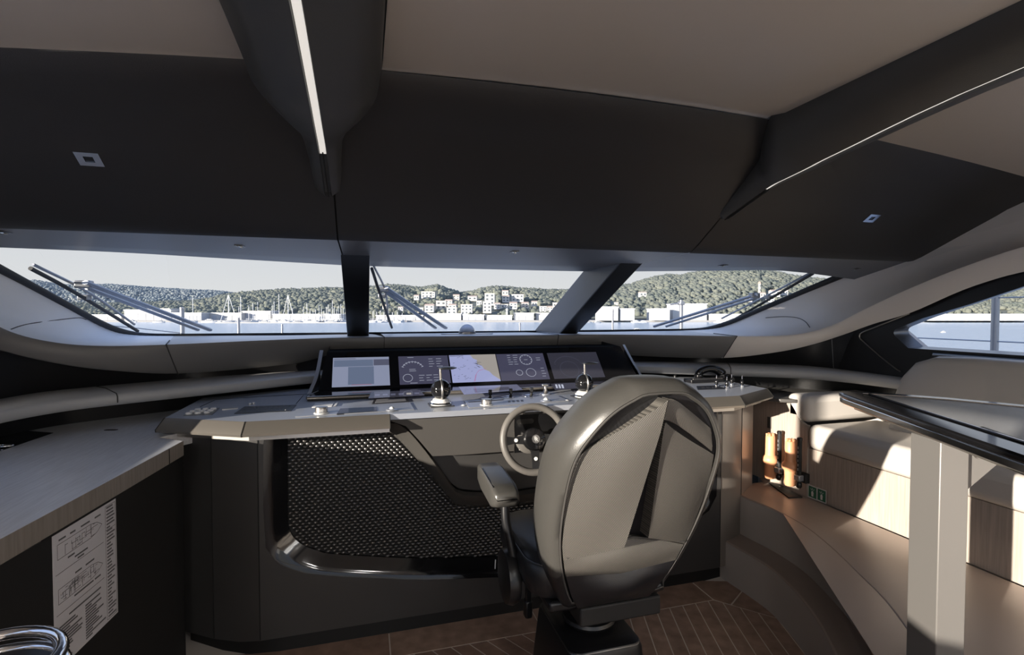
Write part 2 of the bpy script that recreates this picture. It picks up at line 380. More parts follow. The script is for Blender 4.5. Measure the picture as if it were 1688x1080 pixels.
# ceiling: cambered beige panels, dark brow, blue-grey soffit
def zc(x): return 2.2 - .03 * (x - XC) ** 2
ceil = thing('ceiling', None, None, (XC, 0, 2.2), kind='structure')
for x0, x1 in ((-1.62, -.295), (.055, 1.393), (1.743, 3.07)):
    rails = [[V(x, y, zc(x) + (.012 if y > 1.5 else 0)) for x in [x0 + (x1 - x0) * k / 8 for k in range(9)]] for y in (-2.7, -1, 0, .8, 1.46, 1.52, 1.55)]
    loft('headliner_panel', rails, G['ceil'], ceil, n=0)
BP = [(1.545, 2.205), (1.56, 2.185), (1.62, 2.150), (1.70, 2.112), (1.755, 2.083), (1.80, 2.052), (1.95, 1.957), (2.15, 1.829), (2.195, 1.805), (2.225, 1.797)]
def brow_pt(x, y, z):
    u = abs(x - XC); k = max(0, min(1, (2.25 - y) / .7)); return V(x, y, z - .03 * u * u * k * .75 - (0.0 if u < 1.8 else .0))
xs_b = [[-1.56, -1.1, -.7, -.3, -.103], [-.097, .25, .724, 1.2, 1.545], [1.551, 1.8, 2.2, 2.6, 3.0]]
for xs in xs_b:
    loft('brow_panel', [[brow_pt(x, y, z) for x in xs] for y, z in BP], G['brow'], ceil, n=3, sharp=70)
def soff_y(u): return 3.17 if u < .75 else 3.17 - (u - .75) * .40
def soff_pt(x, k):
    u = abs(x - XC); y0 = 2.225; y1 = soff_y(u); dr = max(0, (u - 1.75) / .45); dr = dr * dr * (.045 if x > XC else .008)
    return V(x, y0 + (y1 - y0) * k, 1.797 - .022 * k - dr * k)
for xs in xs_b:
    loft('soffit_panel', [[soff_pt(x, k) for x in xs] for k in (0, .05, .3, .7, 1.0)] + [[soff_pt(x, 1) + V(0, .03, .03) for x in xs]], G['soffit'], ceil, n=3, sharp=50)
# joints between the panels show the dark backing
for x in (-.10, 1.548):
    loft('panel_joint', [[brow_pt(x + dx, y, z) + V(0, .006, .006) for y, z in BP] + [soff_pt(x + dx, k) + V(0, 0, .008) for k in (.3, .6, 1)] for dx in (-.02, .02)], G['seam'], ceil, n=0)
# roof shell above
loft('roof_deck', [[V(x, y, z) for x in (-1.75, XC, 3.2)] for y, z in ((-2.8, 2.42), (1.5, 2.42), (2.6, 2.1), (3.25, 1.84))], G['hull'], ceil, n=0)

# ceiling beams (mirror pair)
def beam(s, label):
    xb = XC + s * .844
    b = thing('ceiling_beam', label, 'beam', (xb, 1.0, 2.2), group='beams under the wheelhouse ceiling', kind='structure')
    st = [(-2.6, .175, 2.215, 2.11), (0.0, .175, 2.215, 2.11), (.9, .175, 2.21, 2.10), (1.40, .175, 2.205, 2.045), (1.53, .170, 2.18, 2.026), (1.62, .125, 2.13, 2.014), (1.70, .070, 2.09, 2.003), (1.80, .054, 2.04, 1.975), (1.90, .05, 1.995, 1.944), (1.965, .043, 1.955, 1.925), (1.99, .025, 1.94, 1.922)]
    R = []
    for y, w, zt, zb in st:
        h = zt - zb
        prof = [(-w, zt + .02), (-w, zt - .0), (-w * .93, zb + h * .55), (-w * .60, zb + h * .22), (-.012, zb + .001), (-.010, zb + .011), (.010, zb + .011), (.012, zb + .001), (w * .60, zb + h * .22), (w * .93, zb + h * .55), (w, zt), (w, zt + .02)]
        R.append([V(xb + a, y, z) for a, z in prof])
    RT = [[r[j] for r in R] for j in range(len(R[0]))]
    fine = [cm(q, 5) for q in RT]; vs, fs = grid(fine)
    n = len(fine[0]); fs.append(tuple(j * n + n - 1 for j in range(len(fine))))
    mesh('beam_shell', vs, fs, G['beam'], b, True, 50)
    ridge = cm([V(xb, y, zb) for y, w, zt, zb in st], 5)[:33]
    loft('light_strip', [[p + V(a, 0, .008) for p in ridge] for a in (-.0095, .0095)], G['led'], b, n=0)
    tube('beam_seam', [V(xb, y, z) for y, z in ((1.72, 1.999), (1.80, 1.974), (1.90, 1.942), (1.985, 1.92))], .0022, G['seam'], b, n=6)
    return b
beam(-1, 'dark leather ceiling beam with light strip above the steering console, left one')
beam(1, 'dark leather ceiling beam with light strip running towards the upper right corner')

# square spotlights on the brow and small recessed downlights on the soffit
def brow_z(y):
    for (a, b), (c, d) in zip(BP, BP[1:]):
        if a <= y <= c: return b + (d - b) * (y - a) / (c - a)
    return 1.8
nb = V(0, -.54, -.84).normalized()
def spot(px, py, label):
    p = onP(px, py, V(0, 1.95, 1.952), V(0, .54, .84)); u = p.x - XC; p.z = brow_pt(p.x, p.y, brow_z(p.y)).z
    t = thing('square_spotlight', label, 'spotlight', p, group='spotlights on the dark ceiling brow')
    e1 = V(1, 0, 0); e2 = nb.cross(e1).normalized()
    fn = lambda a, b, w: p + e1 * a + e2 * b + nb * (.004 - w)
    plate('bezel', [(-.032, -.026), (.032, -.026), (.032, .026), (-.032, .026)], [[(-.013, -.011), (.013, -.011), (.013, .011), (-.013, .011)]], fn, .008, G['chrome'], t)
    plate('lens', [(-.013, -.011), (.013, -.011), (.013, .011), (-.013, .011)], [], lambda a, b, w: p + e1 * a + e2 * b + nb * (.001 - w), .004, G['blackg'], t)
spot(147, 249, 'square chrome spotlight on the dark brow at far left')
spot(1437, 351, 'square chrome spotlight on the dark brow at right')
for px, py, lab in ((395, 404, 'small recessed downlight in soffit above the marina window'), (848, 415, 'small recessed downlight in soffit above the middle windscreen pane'), (1192, 435, 'small recessed downlight in soffit above the right windscreen pane'), (1410, 436, 'small recessed downlight at right end of the soffit'), (4, 382, 'small recessed downlight in soffit at left picture edge')):
    p = onZ(px, py, 1.793); k = max(0, min(1, (p.y - 2.225) / (soff_y(abs(p.x - XC)) - 2.225))); p.z = soff_pt(p.x, k).z
    t = thing('downlight', lab, 'downlight', p, group='downlights in the soffit')
    box('bezel', p + V(0, 0, -.001), (.034, .05, .004), G['steeldk'], t, .001)
    box('lens', p + V(0, 0, -.0035), (.020, .030, .002), G['blackg'], t)
    box('clip', p + V(.006, .008, -.006), (.010, .010, .005), G['steel'], t, .001)

# ------------------------------------------------------------------ windscreen
def gl_bot(u): return (4.27 - .03 * u / .69, 1.338) if u < .69 else (4.24 - (u - .69) * .25, 1.338 + (u - .69) * .012)
def gl_top(u): return (3.20, 1.772) if u < .69 else (3.20 - (u - .69) * .38, 1.772)
def glass_pt(x, k, off=0):
    u = abs(x - XC); yb, zb = gl_bot(u); yt, zt = gl_top(u)
    return V(x, yb + (yt - yb) * k, zb + (zt - zb) * k) + V(0, .35, .93) * off
def glass_uv(px, py):
    """pixel onto the windscreen surface"""
    x = 0
    p = None
    for it in range(30):
        a = glass_pt(x, 0); b = glass_pt(x, 1); c = glass_pt(x + .05, 0)
        n = (b - a).cross(c - a); p = onP(px, py, a, n); x = .5 * x + .5 * max(-1.5, min(2.95, p.x))
    return p
panes = ((1, -1.56, -.04), (2, -.04, 1.49), (3, 1.49, 3.008))
for k, x0, x1 in panes:
    w = thing('window_%d' % k, None, None, ((x0 + x1) / 2, 4.0, 1.34), kind='structure')
    xs = [x0 + (x1 - x0) * i / 10 for i in range(11)]
    o = loft('pane', [[glass_pt(x, t) for x in xs] for t in (-.02, .25, .5, .75, 1.04)], G['glass'], w, n=0)
    # black ceramic frit and rubber along the lower edge and the outer side
    loft('lower_gasket', [[glass_pt(x, t, o_) for x in xs] for t, o_ in ((-.03, -.004), (.0, -.014), (.022, -.014), (.030, -.003))], G['rubber'], w, n=0)
    if k != 2:
        s = -1 if k == 1 else 1; xe = x0 if k == 1 else x1
        pts = [(-.30, .0), (-.20, .004), (-.12, .018), (-.06, .055), (-.02, .13), (0, .25), (0, .5), (0, .75), (0, 1.03)]
        tube('side_gasket', cm([glass_pt((XC + s * (2.211 + .062 * max(0, t - .2) / .8)) + s * a, t, -.012) for a, t in pts], 4), .020, G['rubber'], w, n=8)
# mullions
def mullion(s, label):
    xa, xb = (XC + s * .694, XC + s * .834)
    m = thing('windscreen_mullion', label, 'mullion', ((xa + xb) / 2, 3.6, 1.34), group='mullions between the windscreen panes', kind='structure')
    A = [(3.66, 1.335), (2.66, 1.80)]; B = [(4.27, 1.335), (3.17, 1.80)]
    vs = [V(x, y, z) for x in (xa, xb) for (y, z) in (A[0], A[1], B[1], B[0])]
    fs = [(0, 1, 2, 3), (7, 6, 5, 4), (0, 4, 5, 1), (1, 5, 6, 2), (2, 6, 7, 3), (3, 7, 4, 0)]
    bev(mesh('mullion_body', vs, fs, G['soffit'], m), .008, 2)
    xi = xa
    d = V(0, A[1][0] - A[0][0], A[1][1] - A[0][1]); nn = V(0, -d.z, d.y).normalized()
    if nn.z > 0: nn = -nn
    c0 = V(0, *A[0]); c1 = V(0, *A[1])
    vs = [V(x, 0, 0) + c + nn * .003 for x in (min(xa, xb) + .002, max(xa, xb) - .002) for c in (c0, c1)]
    mesh('inner_cover', vs, [(0, 1, 3, 2)], G['blackp'], m)
    return m
mullion(-1, 'upright dark windscreen mullion left of centre')
mullion(1, 'slanting dark windscreen mullion right of centre')

# ------------------------------------------------------------------ padded ledge under the windscreen, sweeping up into the side arch
C = [(0, 3.42, 1.345), (.60, 3.42, 1.345), (.86, 3.40, 1.345), (1.05, 3.32, 1.345), (1.30, 3.15, 1.345), (1.65, 2.87, 1.345), (1.85, 2.72, 1.352), (1.98, 2.62, 1.375), (2.08, 2.52, 1.425), (2.12, 2.35, 1.52), (2.13, 2.1, 1.632), (2.13, 1.8, 1.74), (2.13, 1.5, 1.815), (2.13, .9, 1.87), (2.13, -1.2, 1.93)]
Wd = [(0, 4.29, 1.332), (.69, 4.26, 1.332), (1.0, 4.18, 1.334), (1.3, 4.105, 1.336), (1.6, 4.03, 1.342), (1.95, 3.945, 1.348), (2.14, 3.88, 1.362), (2.21, 3.68, 1.415), (2.23, 3.3, 1.545), (2.252, 2.95, 1.66), (2.28, 2.60, 1.78), (2.28, 2.1, 1.87), (2.28, 1.5, 1.97), (2.28, .9, 2.02), (2.28, -1.2, 2.06)]
Bd = [(0, 3.45, 1.262), (.60, 3.45, 1.262), (.84, 3.45, 1.255), (1.02, 3.43, 1.20), (1.28, 3.29, 1.18), (1.64, 3.0, 1.185), (1.87, 2.77, 1.235), (2.02, 2.63, 1.29), (2.12, 2.5, 1.355), (2.155, 2.32, 1.43), (2.16, 2.1, 1.50), (2.16, 1.8, 1.63), (2.16, 1.5, 1.70), (2.16, .9, 1.755), (2.16, -1.2, 1.80)]
Mm = []
for k in range(15):
    a = Vector(C[k]); b = Vector(Wd[k])
    if k <= 5: m = a.lerp(b, .5); m.z = max(a.z, b.z) - .002
    else:
        q = min(1, (k - 5) / 3); m = a.lerp(b, .5 + .12 * q); m.x = a.x + (b.x - a.x) * (.5 + .38 * q); m.z = a.z + (b.z - a.z) * .5 - .05 * q * (1 if k < 11 else .3)
    Mm.append(tuple(m))
ledge = thing('trim_1', None, None, (XC, 3.4, 1.2), kind='structure')
def rails_seg(R, s, a, b): return [U(s, *R[k]) for k in range(a, b + 1)]
for s in (-1, 1):
    mt_side = G['ledge'] if s < 0 else G['lining']; mt_top = G['lining_port_lit'] if s < 0 else G['lining']
    for a, b, mt, mtt in ((1, 5, G['ledge'], G['ledge_lit']), (5, 14, mt_side, mt_top)):
        rr = [rails_seg(R, s, a, b) for R in (Bd, C, Mm, Wd)]
        # full-rail smoothing: sample with neighbours by fine Catmull on the whole rail
        full = [cm([U(s, *p) for p in R], 6) for R in (Bd, C, Mm, Wd)]
        seg = [f[a * 6:b * 6 + 1] for f in full]
        fr = [[p.lerp(q, t) for p, q in zip(seg[0], seg[1])] for t in (0, .12, .88)]
        out = [V(0, 0, 0)] * 3
        fr[0] = [p + (V(0, .012, .004)) for p in seg[0]]
        top = [[], [], [], [], []]
        for j in range(len(seg[1])):
            cc = cm([seg[1][j], seg[2][j], seg[3][j]], 4)
            for i in range(5): pass
            top[0].append(cc[0] + (cc[1] - cc[0]) * .12); top[1].append(cc[2]); top[2].append(cc[4]); top[3].append(cc[6]); top[4].append(cc[8])
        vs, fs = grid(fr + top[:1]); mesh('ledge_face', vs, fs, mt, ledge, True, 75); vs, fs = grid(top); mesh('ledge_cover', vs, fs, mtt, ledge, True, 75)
# centre section over the screens
cx = [-.60, -.3, 0, .3, .60]
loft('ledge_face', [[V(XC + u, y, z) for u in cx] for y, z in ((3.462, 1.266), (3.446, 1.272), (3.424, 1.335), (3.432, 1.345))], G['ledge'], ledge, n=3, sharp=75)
loft('ledge_cover', [[V(XC + u, y, z) for u in cx] for y, z in ((3.432, 1.345), (3.6, 1.346), (3.9, 1.343), (4.30, 1.332))], G['ledge_lit'], ledge, n=3, sharp=75)
# stitched joints of the ledge cover
for s in (-1, 1):
    for idx in (1.0, 5.0):
        k = int(idx); f = [cm([U(s, *p) for p in R], 6)[k * 6] for R in (Bd, C, Mm, Wd)]
        pth = [f[0] + V(0, -.001, 0), f[0].lerp(f[1], .5) + V(0, -.002, 0), f[1] + V(0, -.001, .0015), f[1].lerp(f[3], .35) + V(0, 0, .003)]
        tube('stitched_joint', pth, .0028, G['stitch'], ledge, n=6)
# curved piping on the side lining, laid on the cover surface
from mathutils.bvhtree import BVHTree
covers = [o for o in bpy.data.objects if o.name.startswith('ledge_cover')]
allv = []; allf = []
for o in covers:
    k = len(allv); allv += [v.co + Vector(ORG[o.name]) for v in o.data.vertices]; allf += [tuple(k + i for i in p.vertices) for p in o.data.polygons]
bvh = BVHTree.FromPolygons(allv, allf)
for pts in ([(2, 556), (8, 549), (18, 543), (35, 537), (60, 532), (100, 527), (130, 524), (142, 527)], [(1262, 524), (1290, 522), (1314, 524), (1327, 530), (1335, 540)]):
    pth = []
    for px, py in pts:
        h = bvh.ray_cast(CAM, ray(px, py).normalized())[0]
        if h is not None: pth.append(h - ray(px, py).normalized() * .004)
    if len(pth) > 2: tube('piping', cm(pth, 4), .0022, G['stitch'], ledge, n=6)
plate('port_surround', [(2.02, 1.08), (2.75, 1.08), (2.75, 1.40), (2.40, 1.52), (2.02, 1.62)], [], lambda a, b, w: V(XC - 2.20 - w, a, b), .01, G['blackp'], ledge)
# dark recessed fascia between the ledge and the lower bolster
Lb = [(.90, 3.40, 1.14), (1.2, 3.34, 1.14), (1.5, 3.22, 1.14), (1.75, 3.09, 1.14), (1.97, 2.93, 1.14), (2.12, 2.78, 1.14), (2.20, 2.55, 1.135), (2.22, 2.3, 1.13), (2.22, 1.9, 1.12), (2.22, 1.4, 1.11)]
Bt = [(.90, 3.47, 1.27), (1.2, 3.40, 1.21), (1.5, 3.26, 1.21), (1.75, 3.05, 1.22), (1.97, 2.86, 1.27), (2.12, 2.70, 1.32), (2.185, 2.52, 1.37), (2.19, 2.34, 1.44), (2.19, 2.28, 1.45), (2.19, 2.20, 1.46)]
fas = thing('trim_2', None, None, (XC, 3.4, 1.14), kind='structure')
for s in (-1, 1):
    n_ = 8
    loft('recess_panel', [[U(s, *p) for p in R[:n_]] for R in (Lb, Bt)], G['blackp'], fas, n=5)
mesh('recess_panel', [V(XC - .95, 3.49, 1.10), V(XC + .95, 3.49, 1.10), V(XC + .95, 3.49, 1.30), V(XC - .95, 3.49, 1.30)], [(0, 1, 2, 3)], G['blackm'], fas)
tube('panel_joint', [U(1, 2.165, 2.60, 1.14), U(1, 2.145, 2.60, 1.335)], .002, G['steeldk'], fas, n=6)

# padded bolster running round the front of the desk
Tp = [(.90, 3.28), (1.12, 3.15), (1.36, 2.985), (1.58, 2.84), (1.79, 2.70), (1.93, 2.58), (2.02, 2.40), (2.05, 2.2), (2.05, 1.95), (2.05, 1.6)]
def bolster(s, label):
    bb = thing('padded_bolster', label, 'bolster', U(s, 1.5, 2.95, 1.0), group='padded bolsters around the console')
    def R(i, du, z): return [U(s, p[0] + du * .6, p[1] + du * .8, z) for p in Tp[:i]]
    n_ = 8 if s < 0 else 10
    back = [U(s, a, b, c + .006) for a, b, c in Lb[:n_]]
    mid = [(Vector(a) + Vector(b)) / 2 + V(0, 0, .006) for a, b in zip(back, R(n_, 0, 1.14))]
    loft('cover', [back, mid, R(n_, .012, 1.137), R(n_, 0, 1.126), R(n_, 0, 1.098), R(n_, .02, 1.085)], G['bolster'], bb, n=5, sharp=80)
    loft('under_panel', [R(n_, .02, 1.088), R(n_, .24, 1.085), R(n_, .25, .965)], G['blackp'], bb, n=5)
    for k in ((4,) if s < 0 else (3, 8)):
        tube('stitched_joint', [back[k] + V(0, 0, .001), mid[k] + V(0, 0, .001), R(n_, .012, 1.138)[k], R(n_, -.002, 1.126)[k], R(n_, -.002, 1.098)[k]], .0025, G['stitch'], bb, n=6)
bolster(-1, 'grey padded bolster curving round behind the left countertop')
bolster(1, 'grey padded bolster curving behind the telephone towards the sofa')

# ------------------------------------------------------------------ starboard side window in its black surround
XS = XC + 2.19
wsd = thing('window_4', None, None, (XS, 1.5, 1.3), kind='structure')
def yz(px, py): p = onX(px, py, XS); return (p.y, p.z)
tip = cm([V(*yz(1520, 525), 0), V(*yz(1490, 537), 0), V(*yz(1475, 544), 0), V(*yz(1474, 552), 0), V(*yz(1482, 560), 0), V(*yz(1497, 574), 0)], 3)
hole = [(p.x, p.y) for p in tip]
zb_ = hole[-1][1]
hole = hole + [(-1.0, zb_), (-1.0, 1.76), (.6, 1.745), (1.25, 1.705)] + [yz(1688, 472), yz(1600, 501)]
surround = [(2.60, 1.37), (2.47, 1.40), (2.30, 1.47), (2.1, 1.55), (1.8, 1.68), (1.5, 1.75), (.9, 1.80), (-1.2, 1.85), (-1.2, 1.10), (2.60, 1.12)]
plate('surround', surround, [hole], lambda a, b, w: V(XS + w, a, b), .012, G['blackp'], wsd)
n = len(hole); vs = [V(XS, a, b) for a, b in hole] + [V(XS + .085, a - .02 if a > 2 else a, b + (.01 if b < 1.4 else .012)) for a, b in hole]
mesh('reveal', vs, [(i, (i + 1) % n, n + (i + 1) % n, n + i) for i in range(n)], G['steeldk'], wsd, True, 30)
mesh('pane', [V(XS + .085, 2.3, 1.25), V(XS + .085, -1.1, 1.25), V(XS + .085, -1.1, 1.85), V(XS + .085, 2.3, 1.85)], [(0, 1, 2, 3)], G['glass'], wsd)
ed = [yz(1500, 517), yz(1440, 541), yz(1421, 549), yz(1418, 556), yz(1424, 563), yz(1450, 586), yz(1475, 606), yz(1486, 613)]
tube('bright_edge', cm([V(XS - .004, a, b) for a, b in ed], 3), .004, G['steel'], wsd, n=6)
pr = [V(XS - .10, yz(1500, 580)[0], zb_ - .025), V(XS - .10, -1.2, zb_ - .025)]
mesh('sill', [V(XS, 2.02, zb_ - .012), V(XS, -1.2, zb_ - .012), V(XS - .06, -1.2, zb_ - .022), V(XS - .06, 1.98, zb_ - .022), V(XS - .06, -1.2, zb_ - .05), V(XS - .06, 1.98, zb_ - .05), V(XS, -1.2, zb_ - .08), V(XS, 2.05, zb_ - .08)], [(0, 1, 2, 3), (3, 2, 4, 5), (5, 4, 6, 7), (0, 3, 5, 7)], G['blackp'], wsd)
tube('sill_edge', [V(XS - .061, 1.98, zb_ - .024), V(XS - .061, -1.2, zb_ - .024)], .0035, G['silverp'], wsd, n=6)
# upper lining from the arch to the ceiling edge, both sides
up = thing('trim_3', None, None, (XC, 1.5, 1.9), kind='structure')
for s in (-1, 1):
    loft('upper_lining', [[U(s, *p) for p in Wd[10:]], [U(s, p[0] + .06, p[1], 2.30) for p in Wd[10:]]], G['lining'], up, n=4)
# ================================================================== HELM CONSOLE
con = thing('helm_console', 'wide grey helm console with black woven grille front and angled desktop', 'console', (XC, 2.6, 0))
YF = 2.40
def uz(px, py, y=YF):
    p = onY(px, py, y); return (p.x - XC, p.z)
Opx = [(845, 952), (700, 957), (560, 951), (500, 945), (458, 930), (438, 903), (434, 840), (434, 735), (436, 712), (560, 702), (638, 692), (668, 700), (705, 742), (742, 795), (757, 806), (785, 809), (845, 808)]
Ipx = [(845, 925), (700, 928), (560, 922), (520, 915), (490, 901), (474, 878), (472, 830), (472, 735), (474, 718), (560, 712), (620, 711), (650, 720), (681, 751), (716, 792), (744, 827), (768, 837), (845, 836)]
OL = [(lambda q: (q[0], min(q[1], 1.022)))(uz(*p)) for p in Opx]; IL = [uz(*p) for p in Ipx]
OL[0] = (0, OL[0][1]); OL[-1] = (0, OL[-1][1]); IL[0] = (0, IL[0][1]); IL[-1] = (0, IL[-1][1])
def closed(Lh): return Lh + [(-a, b) for a, b in reversed(Lh[1:-1])]
OP = closed(OL); IP = closed(IL)
UE = 1.165
plate('front_panel', [(-UE, .085), (UE, .085), (UE, 1.034), (-UE, 1.034)], [OP], lambda a, b, w: V(XC + a, YF + w, b), .02, G['body'], con)
def band(name, i0, i1, y0, y1, mat, bulge):
    for s in (-1, 1):
        o = cm([V(s * a, b, 0) for a, b in OL[i0:i1 + 1]], 4); i_ = cm([V(s * a, b, 0) for a, b in IL[i0:i1 + 1]], 4)
        rails = []
        for t, dy in ((0, 0), (.12, -bulge), (.45, -bulge * .9), (.8, -bulge * .2), (1, 0)):
            rails.append([V(XC + p.x + (q.x - p.x) * t, y0 + (y1 - y0) * t + dy, p.y + (q.y - p.y) * t) for p, q in zip(o, i_)])
        rails.append([V(XC + q.x, y1 + .03, q.y) for q in i_])
        vs, fs = grid(rails); mesh(name, vs, fs, mat, con, True, 55)
band('grille_frame', 0, 8, YF, YF + .045, G['blackg'], .004)
band('sweeping_trim', 8, 16, YF - .02, YF + .01, G['trimg'], .035)
mesh('grille_backing', [V(XC - 1.1, YF + .06, .1), V(XC + 1.1, YF + .06, .1), V(XC + 1.1, YF + .06, 1.0), V(XC - 1.1, YF + .06, 1.0)], [(0, 1, 2, 3)], G['blackm'], con)
# woven grille scales
vs = []; fs = []; du = .0262; dz = .0138
row = 0; z = .28
while z < 1.0:
    u = -1.1 + (du / 2 if row % 2 else 0)
    while u < 1.1:
        if inpoly(u, z, IP):
            b0 = len(vs); y = YF + .052; hu = du * .56; hz = dz * .62
            pts = [(-hu, -.001, .004), (-hu * .35, hz * .75, -.004), (hu * .35, hz * .75, -.006), (hu, .001, .004), (hu * .35, -hz * .75, .0), (-hu * .35, -hz * .75, .0)]
            for a, c, d in pts: vs.append(V(XC + u + a, y + d, z + c))
            vs.append(V(XC + u - hu * .3, y - .011, z + hz * .15)); vs.append(V(XC + u + hu * .3, y - .011, z + hz * .15))
            A, B = b0 + 6, b0 + 7
            fs += [(b0, A, b0 + 1), (b0 + 1, A, B, b0 + 2), (b0 + 2, B, b0 + 3), (b0 + 3, B, b0 + 4), (b0 + 4, B, A, b0 + 5), (b0 + 5, A, b0)]
        u += du
    z += dz; row += 1
gr = mesh('woven_grille', vs, fs, G['grillem'], con, True, 75, keep=True); gr['kind'] = 'stuff'
# curved end piers
for s in (-1, 1):
    pl = [(1.165, 2.40), (1.25, 2.418), (1.36, 2.47), (1.55, 2.60), (1.55, 3.10)]
    for (a, b, g) in ((0, 2, 0), (2, 4, 0)):
        P = pl[a:b + 1]
        loft('end_pier', [[U(s, u, y, z) for u, y in P] for z in (.085, 1.02)], G['body'] if s < 0 else G['pier'], con, n=0, sharp=25)
    tube('panel_joint', [U(s, 1.36, 2.469, .09), U(s, 1.36, 2.469, 1.0)], .0018, G['seam'], con, n=5)
    tube('panel_joint', [U(s, 1.165, 2.399, .09), U(s, 1.165, 2.399, 1.0)], .0018, G['seam'], con, n=5)
pl = [(-1.50, 3.1), (-1.50, 2.64), (-1.34, 2.52), (-1.22, 2.455), (-1.1, 2.44), (1.1, 2.44), (1.22, 2.455), (1.34, 2.52), (1.50, 2.64), (1.50, 3.1)]
loft('plinth', [[V(XC + u, y, z) for u, y in pl] for z in (0, .088)], G['blackm'], con, n=0)
# grey centre panel with the wheel, stepping back to a lower panel
CPX = [(640, 692), (668, 700), (690, 724), (713, 752), (762, 750), (800, 747), (845, 744)]
CP = [uz(*p, 2.35) for p in CPX]; CP[-1] = (0, CP[-1][1]); CP[0] = (CP[0][0], 1.03)
cpoly = [(a, min(1.03, b)) for a, b in CP] + [(-a, min(1.03, b)) for a, b in reversed(CP[:-1])]
def cpf(a, b, w): return V(XC + a, 2.305 + (1.03 - b) * .22 + w * .9, b)
bev(plate('centre_panel', cpoly, [], cpf, .05, G['panel'], con), .004, 2)
# desktop
DP = [(-1.19, 2.29), (1.19, 2.29), (1.53, 2.47), (1.53, 3.00), (1.12, 3.2), (-1.12, 3.2), (-1.53, 3.00), (-1.53, 2.47)]
ZD = 1.06
prism('desktop', [(XC + a, b) for a, b in DP], 1.035, ZD, G['desk'], con)
for s in (-1, 1):
    path = [(.62, 2.29), (1.19, 2.29), (1.53, 2.47), (1.53, 3.0)]
    outs = [(0, -1), (.25, -.97), (.85, -.55), (1, 0)]
    R = []
    for off, z in ((0, ZD + .0005), (.004, ZD - .002), (.036, 1.014), (.034, 1.004), (.0, .998)):
        R.append([U(s, u + o[0] * off, y + o[1] * off, z) for (u, y), o in zip(path, outs)])
    for k in range(3):
        vs, fs = grid([r[k:k + 2] for r in R]); mesh('fascia', vs, fs, G['bronze'], con, True, 25)
    for k in (0, 1, 2):
        tube('fascia_joint', [R[i][k] + V(0, -.001, 0) for i in range(4)], .0016, G['seam'], con, n=5)
    R2 = [[U(s, u + o[0] * off, y + o[1] * off, z) for (u, y), o in zip(path, outs)] for off, z in ((.0, .998), (-.03, .99), (-.03, .975))]
    vs, fs = grid(R2); mesh('under_lip', vs, fs, G['steel'], con, False)
# thin seams in the desktop
def dsk(px, py, dz=0.0006): return onZ(px, py, ZD) + V(0, 0, dz)
tube('desktop_seam', [dsk(330, 671), dsk(356, 659), dsk(415, 655), dsk(506, 650)], .0015, G['seam'], con, n=4)
tube('desktop_seam', [dsk(500, 652), dsk(488, 666)], .0015, G['seam'], con, n=4)
# raised black glass plinth with bright edge
plinth = [(-1.0, 2.755), (1.0, 2.755), (.96, 2.95), (-.96, 2.95)]
prism('glass_plinth', [(XC + a, b) for a, b in plinth], ZD, ZD + .022, G['blackg'], con, .003)
tube('plinth_edge', cm([V(XC + a, b, ZD + .012) for a, b in ((-.965, 2.95), (-.998, 2.80), (-.985, 2.755), (-.9, 2.748), (0, 2.748), (.9, 2.748), (.985, 2.755), (.998, 2.80), (.965, 2.95))], 4), .011, G['bronze'], con, n=8)
# screen bank
S0 = V(XC, 2.945, ZD + .020); S1 = V(XC, 3.128, 1.275); sn = (S1 - S0).cross(V(1, 0, 0)).normalized()
if sn.y > 0: sn = -sn
sv = (S1 - S0).normalized(); SH = (S1 - S0).length
def scr(u, v, w=0): return V(XC + u, 0, 0) + V(0, S0.y, S0.z) + sv * v + sn * w
plate('screen_panel', [(-.965, 0), (.965, 0), (.93, SH), (-.93, SH)], [], lambda a, b, w: scr(a, b, -w), .02, G['blackg'], con)
mesh('screen_hood', [scr(-.93, SH), scr(.93, SH), V(XC + .93, 3.50, 1.27), V(XC - .93, 3.50, 1.27)], [(0, 1, 2, 3)], G['blackv'], con)
for s in (-1, 1):
    pts = [scr(s * .95, SH + .012, .004), scr(s * .962, SH * .55, .004), scr(s * .975, SH * .25, .004), scr(s * .99, .02, .0), V(XC + s * (1.0 if s < 0 else 1.07), 2.93, ZD + .006)]
    R = cm(pts, 4); vs, fs = grid([R, [p + V(s * .02, .006, 0) for p in R], [V(p.x + s * .02, p.y + .05, ZD) for p in R]])
    mesh('cheek', vs, fs, G['silverp'] if s < 0 else G['steel'], con, True, 40)
    mesh('cheek_side', [scr(s * .95, 0), scr(s * .93, SH), V(XC + s * .93, 3.5, 1.3), V(XC + s * .95, 3.4, ZD)], [(0, 1, 2, 3)], G['blackm'], con)

# monitors
def mkscreen(name, col, s, wave=None):
    m = mk(name, (.02, .02, .025), .08, spec=.5, emit=col, estr=s); return m
mkscreen('scr_pale', (.42, .47, .66), .42); mkscreen('scr_blue', (.22, .28, .43), .40); mkscreen('scr_navy', (.10, .10, .17), .40); mkscreen('scr_chart', (.48, .52, .86), .52)
mkscreen('scr_land', (.50, .46, .42), .50); mkscreen('scr_dark', (.055, .055, .08), .4); mkscreen('scr_line', (.62, .66, .80), .55); mkscreen('scr_red', (.55, .15, .22), .5); mkscreen('scr_mag', (.60, .22, .45), .5); mkscreen('scr_mid', (.16, .17, .26), .4)
def spx(px, py):
    p = onP(px, py, S0, sn); d = p - V(0, S0.y, S0.z); return (p.x - XC, (p - V(p.x, S0.y, S0.z)).dot(sv))
def quad(name, P, mat, par, w=.0012):
    return plate(name, P, [], lambda a, b, ww: scr(a, b, w - ww), .001, mat, par)
def rect(u0, u1, v0, v1): return [(u0, v0), (u1, v0), (u1, v1), (u0, v1)]
